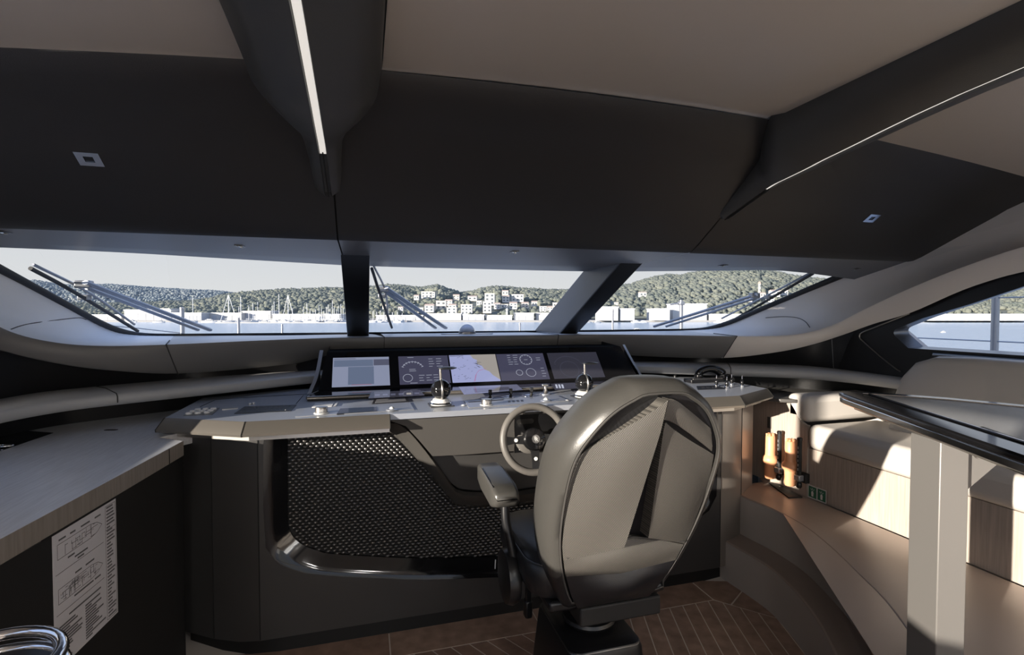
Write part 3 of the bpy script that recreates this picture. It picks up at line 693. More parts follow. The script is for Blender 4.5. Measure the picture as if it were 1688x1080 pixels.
def monitor(pl, pr, label, mat, tilt=0):
    u0 = spx(pl, 615)[0]; u1 = spx(pr, 612)[0]; v0 = .020; v1 = SH - .044
    t = thing('navigation_display', label, 'display', scr((u0 + u1) / 2, v0), group='displays in the console screen bank')
    quad('screen', rect(u0, u1, v0, v1), mat, t); return t, u0, u1, v0, v1
def lines(par, name, segs, mat, w=.0016, th=.0022):
    vs = []; fs = []
    for a, b in segs:
        d = (Vector(b) - Vector(a)); 
        if d.length == 0: continue
        d.normalize(); q = Vector((-d.y, d.x)) * th / 2; k = len(vs)
        for p in (Vector(a) - q, Vector(b) - q, Vector(b) + q, Vector(a) + q): vs.append(scr(p.x, p.y, w))
        fs.append((k, k + 1, k + 2, k + 3))
    o = mesh(name, vs, fs, mat, par, keep=True); o['kind'] = 'stuff'; return o
def arc(cx, cy, r, a0, a1, n=16): 
    P = [(cx + r * math.cos(math.radians(a0 + (a1 - a0) * k / n)), cy + r * math.sin(math.radians(a0 + (a1 - a0) * k / n))) for k in range(n + 1)]
    return list(zip(P, P[1:]))
def textbars(u0, v0, rows, cols, w, h, dv, seed):
    rnd = random.Random(seed); out = []
    for r in range(rows):
        for c in range(cols):
            L = w * rnd.uniform(.5, .95); a = u0 + c * w * 1.1; v = v0 - r * dv; out.append(((a, v), (a + L, v)))
    return out
t, a, b, c, d = monitor(548, 642, 'leftmost console display showing a pale blue blank page', G['scr_pale']); w_ = b - a; h_ = d - c
quad('page_block', rect(a + w_ * .27, a + w_ * .72, c + h_ * .06, c + h_ * .66), G['scr_blue'], t, .002)
quad('page_block', rect(a + w_ * .72, b, c + h_ * .70, d - h_ * .09), G['scr_mid'], t, .002)
quad('page_block', rect(a + w_ * .02, a + w_ * .71, c + h_ * .68, d - h_ * .09), G['scr_blue'], t, .002)
lines(t, 'status_line', [((a + w_ * .33, c + h_ * .05), (a + w_ * .68, c + h_ * .05))], G['scr_red'], .0024)
lines(t, 'title_bar', [((a + w_ * .02, d - h_ * .05), (a + w_ * .40, d - h_ * .05))], G['scr_mid'], .0024, .004)
t, a, b, c, d = monitor(658, 741, 'console display with arc gauge left of the chart', G['scr_navy']); w_ = b - a; h_ = d - c
sg = arc(a + w_ * .27, c + h_ * .48, w_ * .22, 25, 155)
for q in range(9):
    g = math.radians(25 + 130 * q / 8); cx_, cy_ = a + w_ * .27, c + h_ * .48
    sg.append(((cx_ + w_ * .19 * math.cos(g), cy_ + w_ * .19 * math.sin(g)), (cx_ + w_ * .24 * math.cos(g), cy_ + w_ * .24 * math.sin(g))))
sg += textbars(a + w_ * .60, d - h_ * .12, 4, 2, w_ * .14, 0, h_ * .09, 3) + textbars(a + w_ * .18, d - h_ * .05, 1, 1, w_ * .2, 0, .1, 4) + textbars(a + w_ * .2, c + h_ * .52, 2, 1, w_ * .16, 0, h_ * .06, 5)
sg += arc(a + w_ * .16, c + h_ * .22, h_ * .13, 0, 360, 20) + textbars(a + w_ * .38, c + h_ * .30, 3, 3, w_ * .13, 0, h_ * .09, 6) + textbars(a + w_ * .2, c + h_ * .04, 1, 1, w_ * .22, 0, .1, 7)
lines(t, 'gauge_print', sg, G['scr_line'])
t, a, b, c, d = monitor(744, 822, 'middle console display showing a pale nautical chart', G['scr_chart']); w_ = b - a; h_ = d - c
land = [(.45, 1), (.50, .86), (.58, .80), (.56, .66), (.66, .58), (.70, .44), (.80, .36), (.86, .22), (.94, .12), (1, .04), (1, 1)]
quad('chart_land', [(a + w_ * x, c + h_ * y) for x, y in land], G['scr_land'], t, .002)
lines(t, 'chart_track', [((a + w_ * .46, c + h_ * .02), (a + w_ * .52, c + h_ * .30)), ((a + w_ * .52, c + h_ * .30), (a + w_ * .58, c + h_ * .40)), ((a + w_ * .58, c + h_ * .40), (a + w_ * .74, c + h_ * .46)), ((a + w_ * .44, c), (a + w_ * .50, c + h_ * .26))], G['scr_mag'], .0028)
lines(t, 'chart_soundings', [((a + w_ * x, c + h_ * y), (a + w_ * (x + .03), c + h_ * (y + .012))) for x, y in [(random.uniform(.02, .45), random.uniform(.05, .95)) for _ in range(28)]] + [((a + w_ * x, c + h_ * y), (a + w_ * (x + .05), c + h_ * (y - .03))) for x, y in [(random.uniform(.48, .66), random.uniform(.5, .75)) for _ in range(14)]], G['scr_mid'], .0028)
lines(t, 'title_bar', [((a + .002, d - h_ * .04), (a + w_ * .3, d - h_ * .04))], G['scr_mid'], .0028, .004)
t, a, b, c, d = monitor(824, 903, 'console display with round dial right of the chart', G['scr_navy']); w_ = b - a; h_ = d - c
cx_, cy_ = a + w_ * .60, d - h_ * .24; sg = arc(cx_, cy_, h_ * .19, 0, 360, 24)
for q in range(12):
    g = 2 * PI * q / 12; sg.append(((cx_ + h_ * .15 * math.cos(g), cy_ + h_ * .15 * math.sin(g)), (cx_ + h_ * .19 * math.cos(g), cy_ + h_ * .19 * math.sin(g))))
sg += textbars(a + w_ * .22, d - h_ * .06, 5, 2, w_ * .11, 0, h_ * .085, 8) + textbars(a + w_ * .82, d - h_ * .18, 2, 1, w_ * .13, 0, h_ * .08, 9) + textbars(cx_ - w_ * .04, cy_, 1, 1, w_ * .1, 0, .1, 10)
sg += arc(a + w_ * .40, c + h_ * .28, h_ * .10, 0, 360, 18) + arc(a + w_ * .64, c + h_ * .27, h_ * .15, 0, 360, 18) + textbars(a + w_ * .86, c + h_ * .42, 4, 1, w_ * .1, 0, h_ * .1, 11)
lines(t, 'dial_print', sg, G['scr_line'])
t, a, b, c, d = monitor(911, 994, 'rightmost console display with dark radar picture', G['scr_dark']); w_ = b - a; h_ = d - c
lines(t, 'radar_rings', arc(a + w_ * .35, c + h_ * .35, h_ * .3, 0, 360, 28) + arc(a + w_ * .35, c + h_ * .35, h_ * .5, 20, 150, 20) + [((a + w_ * .08, d - h_ * .45), (a + w_ * .11, d - h_ * .45))], G['scr_mid'], .002, .0012)
# touch panels lying in the glass plinth
ZP = ZD + .0225
def flat(name, pxs, mat, par, z=ZP, th=.0012):
    P = [onZ(px, py, z) for px, py in pxs]; return prism(name, [(p.x, p.y) for p in P], z, z + th, mat, par)
def pad(name, pxs, z, h, label, cat, mat, group=None, b=.001):
    P = [onZ(px, py, z) for px, py in pxs]; c = sum(P, V(0, 0, 0)) / len(P)
    t = thing(name, label, cat, c, group=group); prism('plate', [(p.x, p.y) for p in P], z, z + h, mat, t, b); return t, c
tp1, c = pad('touch_panel', [(607, 657), (700, 652), (692, 643), (612, 647)], ZP, .001, 'dark touch panel in black glass below the arc gauge display', 'touch panel', G['scr_dark'], 'touch panels in the glass plinth', 0)
vs = [(618 + 13 * i, 653 - .6 * i) for i in range(6)]
for i, (x, y) in enumerate(vs): flat('touch_key', [(x, y), (x + 8, y - .3), (x + 8, y - 3), (x, y - 2.7)], G['scr_mid'] if i != 4 else G['scr_land'], tp1, ZP + .001, .0006)
tp2, c = pad('touch_panel', [(765, 651), (862, 643), (852, 634), (756, 638)], ZP, .001, 'dark touch panel in black glass below the chart display', 'touch panel', G['scr_mid'], 'touch panels in the glass plinth', 0)
flat('touch_key', [(783, 647), (842, 642), (838, 638), (780, 641)], G['scr_dark'], tp2, ZP + .001, .0006)
tp3, c = pad('touch_panel', [(915, 643), (962, 640), (958, 631), (908, 633)], ZP, .001, 'dark touch panel in black glass below the radar display', 'touch panel', G['scr_dark'], 'touch panels in the glass plinth', 0)
for i in range(3): flat('touch_key', [(917 + 5 * i, 640), (920 + 5 * i, 640), (918 + 5 * i, 634), (915 + 5 * i, 634)], G['scr_line'], tp3, ZP + .001, .0006)

# ------------------------------------------------------------------ desktop instruments
kp = thing('button_keypad', 'keypad of nine round white buttons at left end of desktop', 'keypad', dsk(325, 680))
P = [onZ(px, py, ZD) for px, py in ((302, 686), (350, 684), (362, 673), (322, 675))]; prism('plate', [(p.x, p.y) for p in P], ZD, ZD + .002, G['steeldk'], kp)
for r, row_ in enumerate((((311, 683.5), (326, 682.5), (341, 681.5)), ((318, 680), (333, 679.5), (347, 678.5)), ((326, 677), (339, 676), (352, 675.5)))):
    for px, py in row_: lathe('button', [(.0125, 0), (.0125, .006), (.010, .009), (0, .0095)], G['white'], kp, onZ(px, py, ZD) + V(0, 0, .001), n=14)
ls = thing('label_strip', 'short silver label strip beside the white button keypad', 'label', dsk(379, 675)); P = [onZ(px, py, ZD) for px, py in ((366, 676), (392, 674), (393, 672), (367, 674))]
prism('strip', [(p.x, p.y) for p in P], ZD, ZD + .003, G['steel'], ls, .0005)
for px, py, L in ((412, 667, 'left'), (418, 665.6, 'right')):
    t = thing('push_button', 'tiny silver push button above the black key panel, %s of the two' % L, 'button', dsk(px, py)); lathe('ring', [(.009, 0), (.009, .003), (.006, .004)], G['steel'], t, dsk(px, py), n=14); lathe('cap', [(.006, .003), (.005, .007), (0, .0075)], G['white'], t, dsk(px, py), n=12)
kpn = thing('key_panel', 'flat black key panel set into the left desktop', 'panel', dsk(440, 676)); P = [onZ(px, py, ZD) for px, py in ((386, 682.5), (480, 678), (489, 668), (403, 671))]
prism('plate', [(p.x, p.y) for p in P], ZD, ZD + .0025, G['blackp'], kpn, .0005)
for i in range(9):
    for j in range(3):
        a = P[0].lerp(P[1], (i + .8) / 10).lerp(P[3].lerp(P[2], (i + .8) / 10), (j + .7) / 3.4); lathe('key', [(.0055, 0), (.0055, .001)], G['steeldk'], kpn, a + V(0, 0, .0025), n=8)
def qplate(name, pxs, h, mat, par, z=ZD): 
    P = [onZ(px, py, z) for px, py in pxs]; return prism(name, [(p.x, p.y) for p in P], z, z + h, mat, par, .0008)
def knob(par, px, py, r, h, z=ZD + .003, mat='steel'):
    c = onZ(px, py, z); lathe('knob_ring', [(r * 1.25, 0), (r * 1.25, .003), (r, .004)], G['white'], par, c, n=20)
    prof = [(r, .003), (r, h - .002), (r * .93, h), (0, h)]; lathe('knob', prof, G[mat], par, c, n=28)
def ball(par, px, py, r, z=ZD + .003):
    c = onZ(px, py, z); lathe('trackball_ring', [(r * 2.3, 0), (r * 2.3, .002), (r * 1.5, .006), (r * 1.1, .006)], G['silverp'], par, c, n=24)
    lathe('trackball', [(r * math.cos(math.radians(a)), .004 + r * math.sin(math.radians(a))) for a in range(0, 91, 15)], G['white'], par, c, n=18)
ck = thing('control_unit', 'control unit with round knob and trackball, left of the throttle', 'control unit', dsk(585, 676))
qplate('base_plate', [(487, 688), (683, 676), (676, 664), (506, 674)], .003, G['silverp'], ck)
qplate('display', [(555, 684), (622, 679), (620, 672), (561, 675)], .0045, G['blackg'], ck)
qplate('key_frame', [(613, 667), (675, 663), (671, 656), (617, 659)], .004, G['steeldk'], ck); qplate('key_face', [(618, 665.5), (670, 662), (667, 657.5), (621, 660)], .005, G['silverp'], ck)
qplate('lit_key', [(514, 673), (547, 671), (551, 664.5), (520, 666)], .0045, G['white'], ck); qplate('lit_key', [(550, 671), (554, 670.5), (558, 664), (554, 664.4)], .0045, G['white'], ck)
knob(ck, 530, 681, .026, .028); ball(ck, 646, 676, .0115)
cr2 = thing('control_unit', 'long control unit with knob and trackball, above the steering wheel', 'control unit', dsk(850, 662))
qplate('base_plate', [(773, 673.5), (938, 661.5), (918, 653), (765, 662)], .004, G['silverp'], cr2)
qplate('slot', [(772, 665), (830, 661), (830, 659.8), (771, 663.5)], .0055, G['blackp'], cr2)
for i in range(4): qplate('icon_key', [(838 + 7 * i, 665 - .5 * i), (842 + 7 * i, 664.7 - .5 * i), (841 + 7 * i, 662 - .5 * i), (837 + 7 * i, 662.3 - .5 * i)], .005, G['blackp'], cr2)
knob(cr2, 802, 667.5, .025, .028); ball(cr2, 900, 661, .0125)
for px, py, L in ((808, 657, 'left of three'), (842, 655, 'middle of three'), (876, 653, 'right of three')):
    t = thing('joystick', 'small black joystick on silver ring behind long control unit, %s' % L, 'joystick', dsk(px, py), group='joysticks above the steering wheel')
    c = dsk(px, py) + V(0, 0, .001); lathe('base_ring', [(.036, 0), (.036, .003), (.027, .0045), (.022, .003)], G['chrome'], t, c + V(-.018, 0, 0), n=24)
    lathe('boot', [(.012, 0), (.008, .006), (.0045, .014), (.0035, .018)], G['blackm'], t, c, n=14); box('handle', c + V(0, 0, .030), (.018, .012, .028), G['blackg'], t, .003)
t = thing('trim_lever', 'silver lever with small cap behind the trackball', 'lever', dsk(899, 650)); c = dsk(899, 650)
lathe('base', [(.030, 0), (.030, .003), (.018, .006)], G['silverp'], t, c, n=20); lathe('stem', [(.018, .004), (.012, .014), (.009, .03), (.010, .045)], G['steel'], t, c, n=16); box('cap', c + V(-.004, -.004, .05), (.036, .022, .010), G['steel'], t, .003)
for px, py, lab in ((764, 669, 'small white indicator between the left throttle and control unit'), (935, 661, 'small white indicator right of the long control unit')):
    t = thing('indicator_lamp', lab, 'indicator', dsk(px, py)); lathe('bezel', [(.014, 0), (.013, .002), (.011, .002)], G['silverp'], t, dsk(px, py), n=16); lathe('lens', [(.011, .001), (.007, .005), (0, .006)], G['white'], t, dsk(px, py), n=14)
# throttles
def throttle(px, py, label):
    c = dsk(px, py); t = thing('throttle_lever', label, 'throttle', c, group='ball-shaped throttles on the desktop')
    box('base_plate', c + V(0, 0, .002), (.115, .105, .005), G['steeldk'], t, .002)
    lathe('collar', [(.048, .004), (.050, .012), (.046, .020), (.040, .022), (.038, .030), (.030, .034)], G['white'], t, c, n=28); lathe('collar_ring', [(.050, .008), (.052, .012), (.050, .016)], G['chrome'], t, c, n=28)
    z0 = .075; R = .048
    for s in (-1, 1):
        prof = [(R * math.sqrt(max(0, 1 - q * q)), q * R) for q in (.10, .2, .4, .6, .8, .93, .99)]
        lathe('ball_half', [(R * .99, .004)] + prof + [(0, R)], G['blackg'], t, c + V(s * .0, 0, z0), (s, 0, 0), n=24)
    arc_ = [c + V(0, 0, z0) + V(0, math.cos(math.radians(a)), math.sin(math.radians(a))) * (R + .003) for a in range(-60, 241, 20)]
    tube('centre_band', arc_, .0055, G['steel'], t, n=8)
    tube('stem', [c + V(-.002, -.01, z0 + R - .006), c + V(-.004, -.012, z0 + R + .035), c + V(-.004, -.012, z0 + R + .052)], .0055, G['steel'], t, n=10)
    lathe('handle', [(.0, 0), (.030, .002), (.046, .007), (.046, .010), (.030, .014), (0, .015)], G['blackp'], t, c + V(.028, -.012, z0 + R + .046), n=24, sy=.55)
throttle(727, 668, 'black ball throttle lever left of the steering wheel, in front of screens')
throttle(963, 655, 'black ball throttle lever partly behind the chair, at right end of screens')

# steering wheel
wc = onY(881, 724, 2.235); wax = V(0, -1, .25).normalized()
wh = thing('steering_wheel', 'taupe leather steering wheel with black three-spoke hub on the console', 'steering wheel', wc)
ex = V(1, 0, 0); ey = wax.cross(ex).normalized(); ey = ey if ey.z > 0 else -ey
RW = .148
tube('rim', [wc + ex * (RW * math.cos(a)) + ey * (RW * math.sin(a)) for a in [2 * PI * k / 48 for k in range(48)]], .0165, G['rim'], wh, n=12, closed=True)
for ang in (180, 0, 270):
    g = math.radians(ang); dr = ex * math.cos(g) + ey * math.sin(g); sd_ = wax.cross(dr)
    R = []
    for r, w, o in ((.02, .026, -.004), (.06, .019, -.006), (.10, .015, -.008), (.138, .020, -.002)):
        R.append([wc + dr * r + sd_ * w + wax * (o + .006), wc + dr * r - sd_ * w + wax * (o + .006), wc + dr * r - sd_ * w + wax * (o - .004), wc + dr * r + sd_ * w + wax * (o - .004), wc + dr * r + sd_ * w + wax * (o + .006)])
    vs, fs = grid(R); mesh('spoke', vs, fs, G['blackp'], wh)
    pc = wc + dr * .088 + wax * .001
    lathe('spoke_button', [(.009, 0), (.008, .003), (0, .004)], G['white'], wh, pc, wax, n=12)
lathe('hub', [(.052, -.02), (.052, .006), (.046, .016), (.030, .020), (0, .021)], G['blackg'], wh, wc, wax, n=28)
lathe('emblem_disc', [(.019, .0205), (.019, .023), (0, .0235)], G['steeldk'], wh, wc, wax, n=22)
MW = Matrix.Translation(wc + wax * .024) @ Matrix((ex, ey, wax)).transposed().to_4x4()
text('emblem', 'R', .024, MW @ Matrix.Translation((-.002, .003, 0)), G['white'], wh); text('emblem', 'R', .024, MW @ Matrix.Translation((.003, -.003, 0)), G['white'], wh)
cyl('column', wc - wax * .02, wc - wax * .15, .038, G['steeldk'], wh, n=20)
lathe('column_ring', [(.062, 0), (.066, .012), (.056, .02)], G['rim'], wh, wc - wax * .105, wax, n=28)
# black instrument plate behind the wheel
mp_ = thing('instrument_plate', 'black plate with small lettering behind the steering wheel', 'panel', onY(890, 720, 2.33))
pp = [onP(px, py, cpf(0, 1.03, 0), (cpf(0, .9, 0) - cpf(0, 1.03, 0)).cross(V(1, 0, 0))) for px, py in ((847, 684), (935, 680), (935, 741), (847, 746))]
nn = (cpf(0, .9, 0) - cpf(0, 1.03, 0)).cross(V(1, 0, 0)).normalized(); nn = nn if nn.y < 0 else -nn
pp[1] = V(pp[1].x, pp[0].y, pp[0].z); pp[2] = V(pp[1].x, pp[3].y, pp[3].z)
mesh('plate', [p + nn * .002 for p in pp] + [p + nn * .006 for p in pp], [(4, 5, 6, 7), (0, 1, 5, 4), (1, 2, 6, 5), (2, 3, 7, 6), (3, 0, 4, 7)], G['blackp'], mp_)
tube('bright_edge', [pp[0] + nn * .006, pp[3] + nn * .006], .0016, G['steel'], mp_, n=6)
tc_ = onP(870, 737.5, pp[0], nn) + nn * .0065; e2 = (pp[0] - pp[3]).normalized()
MP = Matrix.Translation(tc_) @ Matrix((V(1, 0, 0), e2, nn)).transposed().to_4x4()
text('lettering', 'Rolls-Royce', .0165, MP @ Matrix.Translation((.012, 0, 0)), G['white'], mp_)
mesh('badge', [MP @ V(-.046, -.009, 0), MP @ V(-.038, -.009, 0), MP @ V(-.038, .009, 0), MP @ V(-.046, .009, 0)], [(0, 1, 2, 3)], G['white'], mp_)
po = onP(865, 694, pp[0], nn) + nn * .0066
mesh('key_slot', [po + V(a, 0, 0) + e2 * b for a, b in rrect(0, 0, .085, .026, .012)], [tuple(range(20))], G['steeldk'], mp_)

# telephone and antenna knobs on the right desktop
tb = thing('telephone', 'black telephone handset in its cradle on the right desktop', 'telephone', dsk(1160, 632))
c = dsk(1160, 630)
box('cradle', c + V(0, 0, .012), (.24, .085, .022), G['blackp'], tb, .004); box('cradle_rail', c + V(.0, -.04, .026), (.22, .012, .010), G['steeldk'], tb, .002)
hp = [V(-.085, 0, .045), V(-.072, 0, .066), V(-.02, 0, .082), V(.03, 0, .078), V(.075, 0, .058), V(.09, 0, .038)]
hc = c + V(.055, .01, .0)
tube('handset', cm([hc + p for p in hp], 5), [.017, .017, .017, .016, .015, .0145, .014, .014, .014, .014, .0135, .0135, .0135, .0135, .0135, .014, .014, .015, .016, .017, .018, .019, .020, .020, .020, .019], G['blackg'], tb, n=12, flat=1.7)
lathe('earpiece', [(.026, 0), (.030, .01), (.026, .022), (.012, .026)], G['blackg'], tb, hc + V(-.085, 0, .028), n=18); lathe('mouthpiece', [(.026, 0), (.031, .012), (.026, .026), (.012, .03)], G['blackg'], tb, hc + V(.088, 0, .020), n=18)
tube('cord', cm([hc + V(.10, 0, .03), hc + V(.125, .0, .04), hc + V(.15, -.01, .034), hc + V(.165, -.02, .014), hc + V(.16, -.03, .004)], 6), .005, G['blackm'], tb, n=8)
qd = thing('switch_plate', 'black switch plate in the desktop in front of the telephone', 'panel', dsk(1165, 641)); qplate('plate', [(1150, 643), (1195, 641.5), (1178, 636.5), (1148, 637.5)], .004, G['blackp'], qd)
for k in range(3): qplate('key', [(1157 + 9 * k, 641), (1162 + 9 * k, 640.8), (1160 + 9 * k, 638.5), (1155 + 9 * k, 638.7)], .006, G['steeldk'], qd)
for px, py, L in ((1181, 637, 'first from the handset'), (1198, 640, 'nearest the desktop edge'), (1206, 635, 'tallest, third from the handset'), (1223, 638, 'farthest right')):
    c = dsk(px, py); t = thing('toggle_knob', 'small pointed chrome and black knob beside telephone, %s' % L, 'knob', c, group='pointed knobs on the right desktop')
    lathe('collar', [(.014, 0), (.014, .010), (.010, .013)], G['chrome'], t, c, n=16); lathe('body', [(.010, .011), (.0105, .028), (.006, .042), (.004, .046)], G['blackg'], t, c, n=14); lathe('tip', [(.0035, .045), (.003, .066), (0, .067)], G['chrome'], t, c, n=10)
c = dsk(1113, 622); t = thing('gooseneck_mic', 'stubby black microphone standing behind the chair on the desktop', 'microphone', c); lathe('base', [(.014, 0), (.012, .012), (.008, .02)], G['blackp'], t, c, n=14); lathe('head', [(.008, .018), (.009, .04), (.012, .05), (.012, .058), (0, .06)], G['blackm'], t, c, n=14)
# compass dome on the ledge
c = onZ(770, 551, 1.346); c.z = 1.347; t = thing('compass', 'glass dome compass on a silver plate at the windscreen base', 'compass', c)
prism('base_plate', [(c.x + a, c.y + b) for a, b in rrect(0, 0, .38, .10, .04)], 1.3465, 1.352, G['silverp'], t, .001)
lathe('bowl', [(.062, .004), (.062, .016), (.056, .018)], G['steeldk'], t, c, n=28); lathe('dome', [(.056 * math.cos(math.radians(a)), .016 + .056 * math.sin(math.radians(a))) for a in range(0, 91, 10)], G['chrome'] if 0 else mk('domeglass', (.75, .80, .9), .05, spec=.8, trans=.6), t, c, n=28)
lathe('card', [(.046, .017), (.046, .024), (.03, .03), (0, .031)], G['hullgrey'], t, c, n=24)

# ================================================================== PORT COUNTER
ct = thing('side_counter', 'grey wood-grained countertop on a black cabinet at left', 'counter', (-1.1, 1.5, 0))
ZC = .99
E0 = onZ(302, 727, ZC); E1 = onZ(0, 889, ZC); ed_ = (E0 - E1).normalized(); E2 = E1 - ed_ * 1.3
QC = onZ(262, 721, ZC)
cpol = [(E0.x, E0.y), (E1.x, E1.y), (E2.x, E2.y), (-1.53, E2.y), (-1.53, 2.85), (-1.30, 2.98), (-1.0, 3.18), (-.72, 3.34), (-.62, 3.30), (-.62, 2.9), (-.70, 2.56), (QC.x, QC.y)]
prism('countertop', cpol, ZC - .058, ZC, G['counter'], ct, .002)
nrm = V(ed_.y, -ed_.x, 0)
# edge banding with vertical grain
q = [E0 + nrm * .001 + ed_ * .0, E2 + nrm * .001]
mesh('edge_band', [q[0], q[1], q[1] + V(0, 0, -.058), q[0] + V(0, 0, -.058)], [(0, 1, 2, 3)], G['counteredge'], ct)
tube('edge_joint', [E0 - ed_ * .12 + nrm * .002, E0 - ed_ * .12 + nrm * .002 + V(0, 0, -.058)], .0015, G['seam'], ct, n=5)
K0 = E0 - nrm * .045 - ed_ * .01; K2 = E2 - nrm * .045
vs = [V(K0.x, K0.y, 0), V(K2.x, K2.y, 0), V(-1.53, K2.y, 0), V(-1.53, 2.9, 0), V(-.87, 2.9, 0), V(-.85, 2.61, 0), V(K0.x - .02, 2.53, 0)]
prism('cabinet', [(v.x, v.y) for v in vs], 0, ZC - .058, G['fabricblk'], ct, .002)
tube('door_gap', [onP(0, 930, K0, nrm) + nrm * .001, onP(66, 893, K0, nrm) + nrm * .001], .0016, G['steeldk'], ct, n=5)
# black glass inset with a chrome ring
gi = thing('glass_panel', 'black glass panel let into the left countertop', 'panel', onZ(30, 720, ZC))
P = [onZ(88, 714, ZC), onZ(0, 744, ZC), onZ(-260, 830, ZC), onZ(-330, 760, ZC), onZ(0, 709, ZC)]
P = [V(max(p.x, -1.5), p.y, p.z) for p in P]
prism('panel', [(p.x, p.y) for p in P], ZC, ZC + .0015, G['blackg'], gi)
for px, py, lab in ((183, 709, 'small dark finger slot in the left countertop'), (282, 674, 'small dark slot in countertop under the desktop corner')):
    c = onZ(px, py, ZC); t = thing('finger_slot', lab, 'slot', c); prism('slot', [(c.x + a * math.cos(-.25) - b * math.sin(-.25), c.y + a * math.sin(-.25) + b * math.cos(-.25)) for a, b in rrect(0, 0, .055, .022, .010)], ZC, ZC + .001, G['blackm'], t)
c = onZ(5, 738, ZC); t = thing('latch_ring', 'chrome latch ring on the black glass panel', 'latch', c); tube('ring', [c + V(.03 * math.cos(a), .016 * math.sin(a), .007) for a in [2 * PI * k / 24 for k in range(24)]], .0045, G['chrome'], t, n=8, closed=True); lathe('boss', [(.012, .0012), (.010, .006), (0, .007)], G['steeldk'], t, c, n=16)
# printed deck plan on the cabinet
def onK(px, py): return onP(px, py, K0, nrm) + nrm * .0012
A_ = onK(85, 884); B_ = onK(190, 823); D_ = onK(86, 1100)
hp_ = (B_ - A_); hp_.z = 0; wv_ = hp_.length; hx_ = hp_.normalized(); zt_ = (A_.z + B_.z) / 2; zb2 = onK(191, 1012).z
pl_ = thing('deck_plan_sheet', 'printed white deck plan sheet fixed to the black cabinet', 'poster', A_)
def pk(a, b, w=0): return V(A_.x, A_.y, zt_) + hx_ * (a * wv_) + V(0, 0, (b - 1) * (zt_ - zb2)) + nrm * w
mesh('sheet', [pk(0, 0), pk(1, 0), pk(1, 1), pk(0, 1), pk(0, 0, -.001), pk(1, 0, -.001), pk(1, 1, -.001), pk(0, 1, -.001)], [(0, 1, 2, 3), (4, 5, 6, 7), (0, 1, 5, 4), (1, 2, 6, 5), (2, 3, 7, 6), (3, 0, 4, 7)], G['paper'], pl_)
def plines(name, segs, th, mat):
    vs = []; fs = []
    for (a, b), (c2, d2) in segs:
        p = pk(a, b, .0006); q = pk(c2, d2, .0006); d = (q - p)
        if d.length < 1e-6: continue
        n_ = d.normalized().cross(nrm) * th / 2; k = len(vs); vs += [p - n_, q - n_, q + n_, p + n_]; fs.append((k, k + 1, k + 2, k + 3))
    o = mesh(name, vs, fs, mat, pl_, keep=True); o['kind'] = 'stuff'; return o
def hullplan(cx0, cx1, cy, h, rooms, seed):
    rnd = random.Random(seed); P = [(cx0, cy - h), (cx0, cy + h), (cx0 + (cx1 - cx0) * .72, cy + h), (cx0 + (cx1 - cx0) * .88, cy + h * .72), (cx1, cy), (cx0 + (cx1 - cx0) * .88, cy - h * .72), (cx0 + (cx1 - cx0) * .72, cy - h)]
    sg = list(zip(P, P[1:] + P[:1]))
    for k in range(rooms):
        x = cx0 + (cx1 - cx0) * rnd.uniform(.05, .85); y0 = cy + h * rnd.choice((-.9, -.4, 0)); y1 = cy + h * rnd.choice((.2, .5, .9)); sg.append(((x, y0), (x, y1)))
        x2 = x + rnd.uniform(.03, .10); y = cy + h * rnd.uniform(-.8, .8); sg.append(((x, y), (min(x2, cx1 - .06), y)))
    return sg
plines('deck_outline', hullplan(.06, .74, .86, .055, 14, 1) + hullplan(.06, .74, .53, .055, 26, 2) + [((.03, .70), (.76, .70)), ((.03, .40), (.76, .40))], .0016, G['ink'])
rnd = random.Random(5); sg = []
for k in range(34):
    y = .965 - k * .028
    sg.append(((.82, y), (.82 + rnd.uniform(.06, .15), y)))
for k in range(26):
    y = .30 - (k % 13) * .022; x = .06 + (k // 13) * .38; sg.append(((x, y), (x + rnd.uniform(.10, .34), y)))
for x, y, L in ((.08, .945, .10), (.24, .945, .08), (.40, .945, .14), (.62, .945, .1), (.20, .775, .1), (.30, .745, .2), (.34, .72, .1), (.30, .62, .1), (.46, .62, .14), (.28, .45, .3), (.6, .45, .1), (.2, .345, .5)): sg.append(((x, y), (x + L, y)))
plines('plan_lettering', sg, .0050, G['ink'])
plines('plan_border', [((.80, .98), (.98, .98)), ((.98, .98), (.98, .02)), ((.98, .02), (.80, .02)), ((.80, .02), (.80, .98)), ((.80, .78), (.98, .78))], .0016, G['ink'])
# low stool with chrome rim, bottom left corner
c = onZ(-48, 1150, .86); st_ = thing('bar_stool', 'low-backed stool with double chrome rim at bottom left corner', 'stool', (c.x, c.y, 0))
R0 = .115
for nme, rr, zz, r_ in (('chrome_rim', R0, .90, .011), ('chrome_rim', R0 + .004, .868, .011)):
    tube(nme, [V(c.x + rr * math.cos(a), c.y + rr * math.sin(a), zz) for a in [2 * PI * k / 40 for k in range(40)]], r_, G['chrome'], st_, n=10, closed=True)
lathe('seat', [(R0 - .02, .60), (R0, .62), (R0, .66), (R0 - .015, .68), (0, .685)], G['leatherblk'], st_, (c.x, c.y, 0), n=32)
Rb = [[V(c.x + R0 * math.cos(a), c.y + R0 * math.sin(a), z) for a in [math.radians(-20 + 220 * k / 24) for k in range(25)]] for z in (.66, .87)]
loft('backrest', Rb, G['leatherblk'], st_, n=0, thick=.016)
lathe('pedestal', [(.11, 0), (.11, .012), (.03, .03), (.022, .06), (.022, .60)], G['chrome'], st_, (c.x, c.y, 0), n=28)
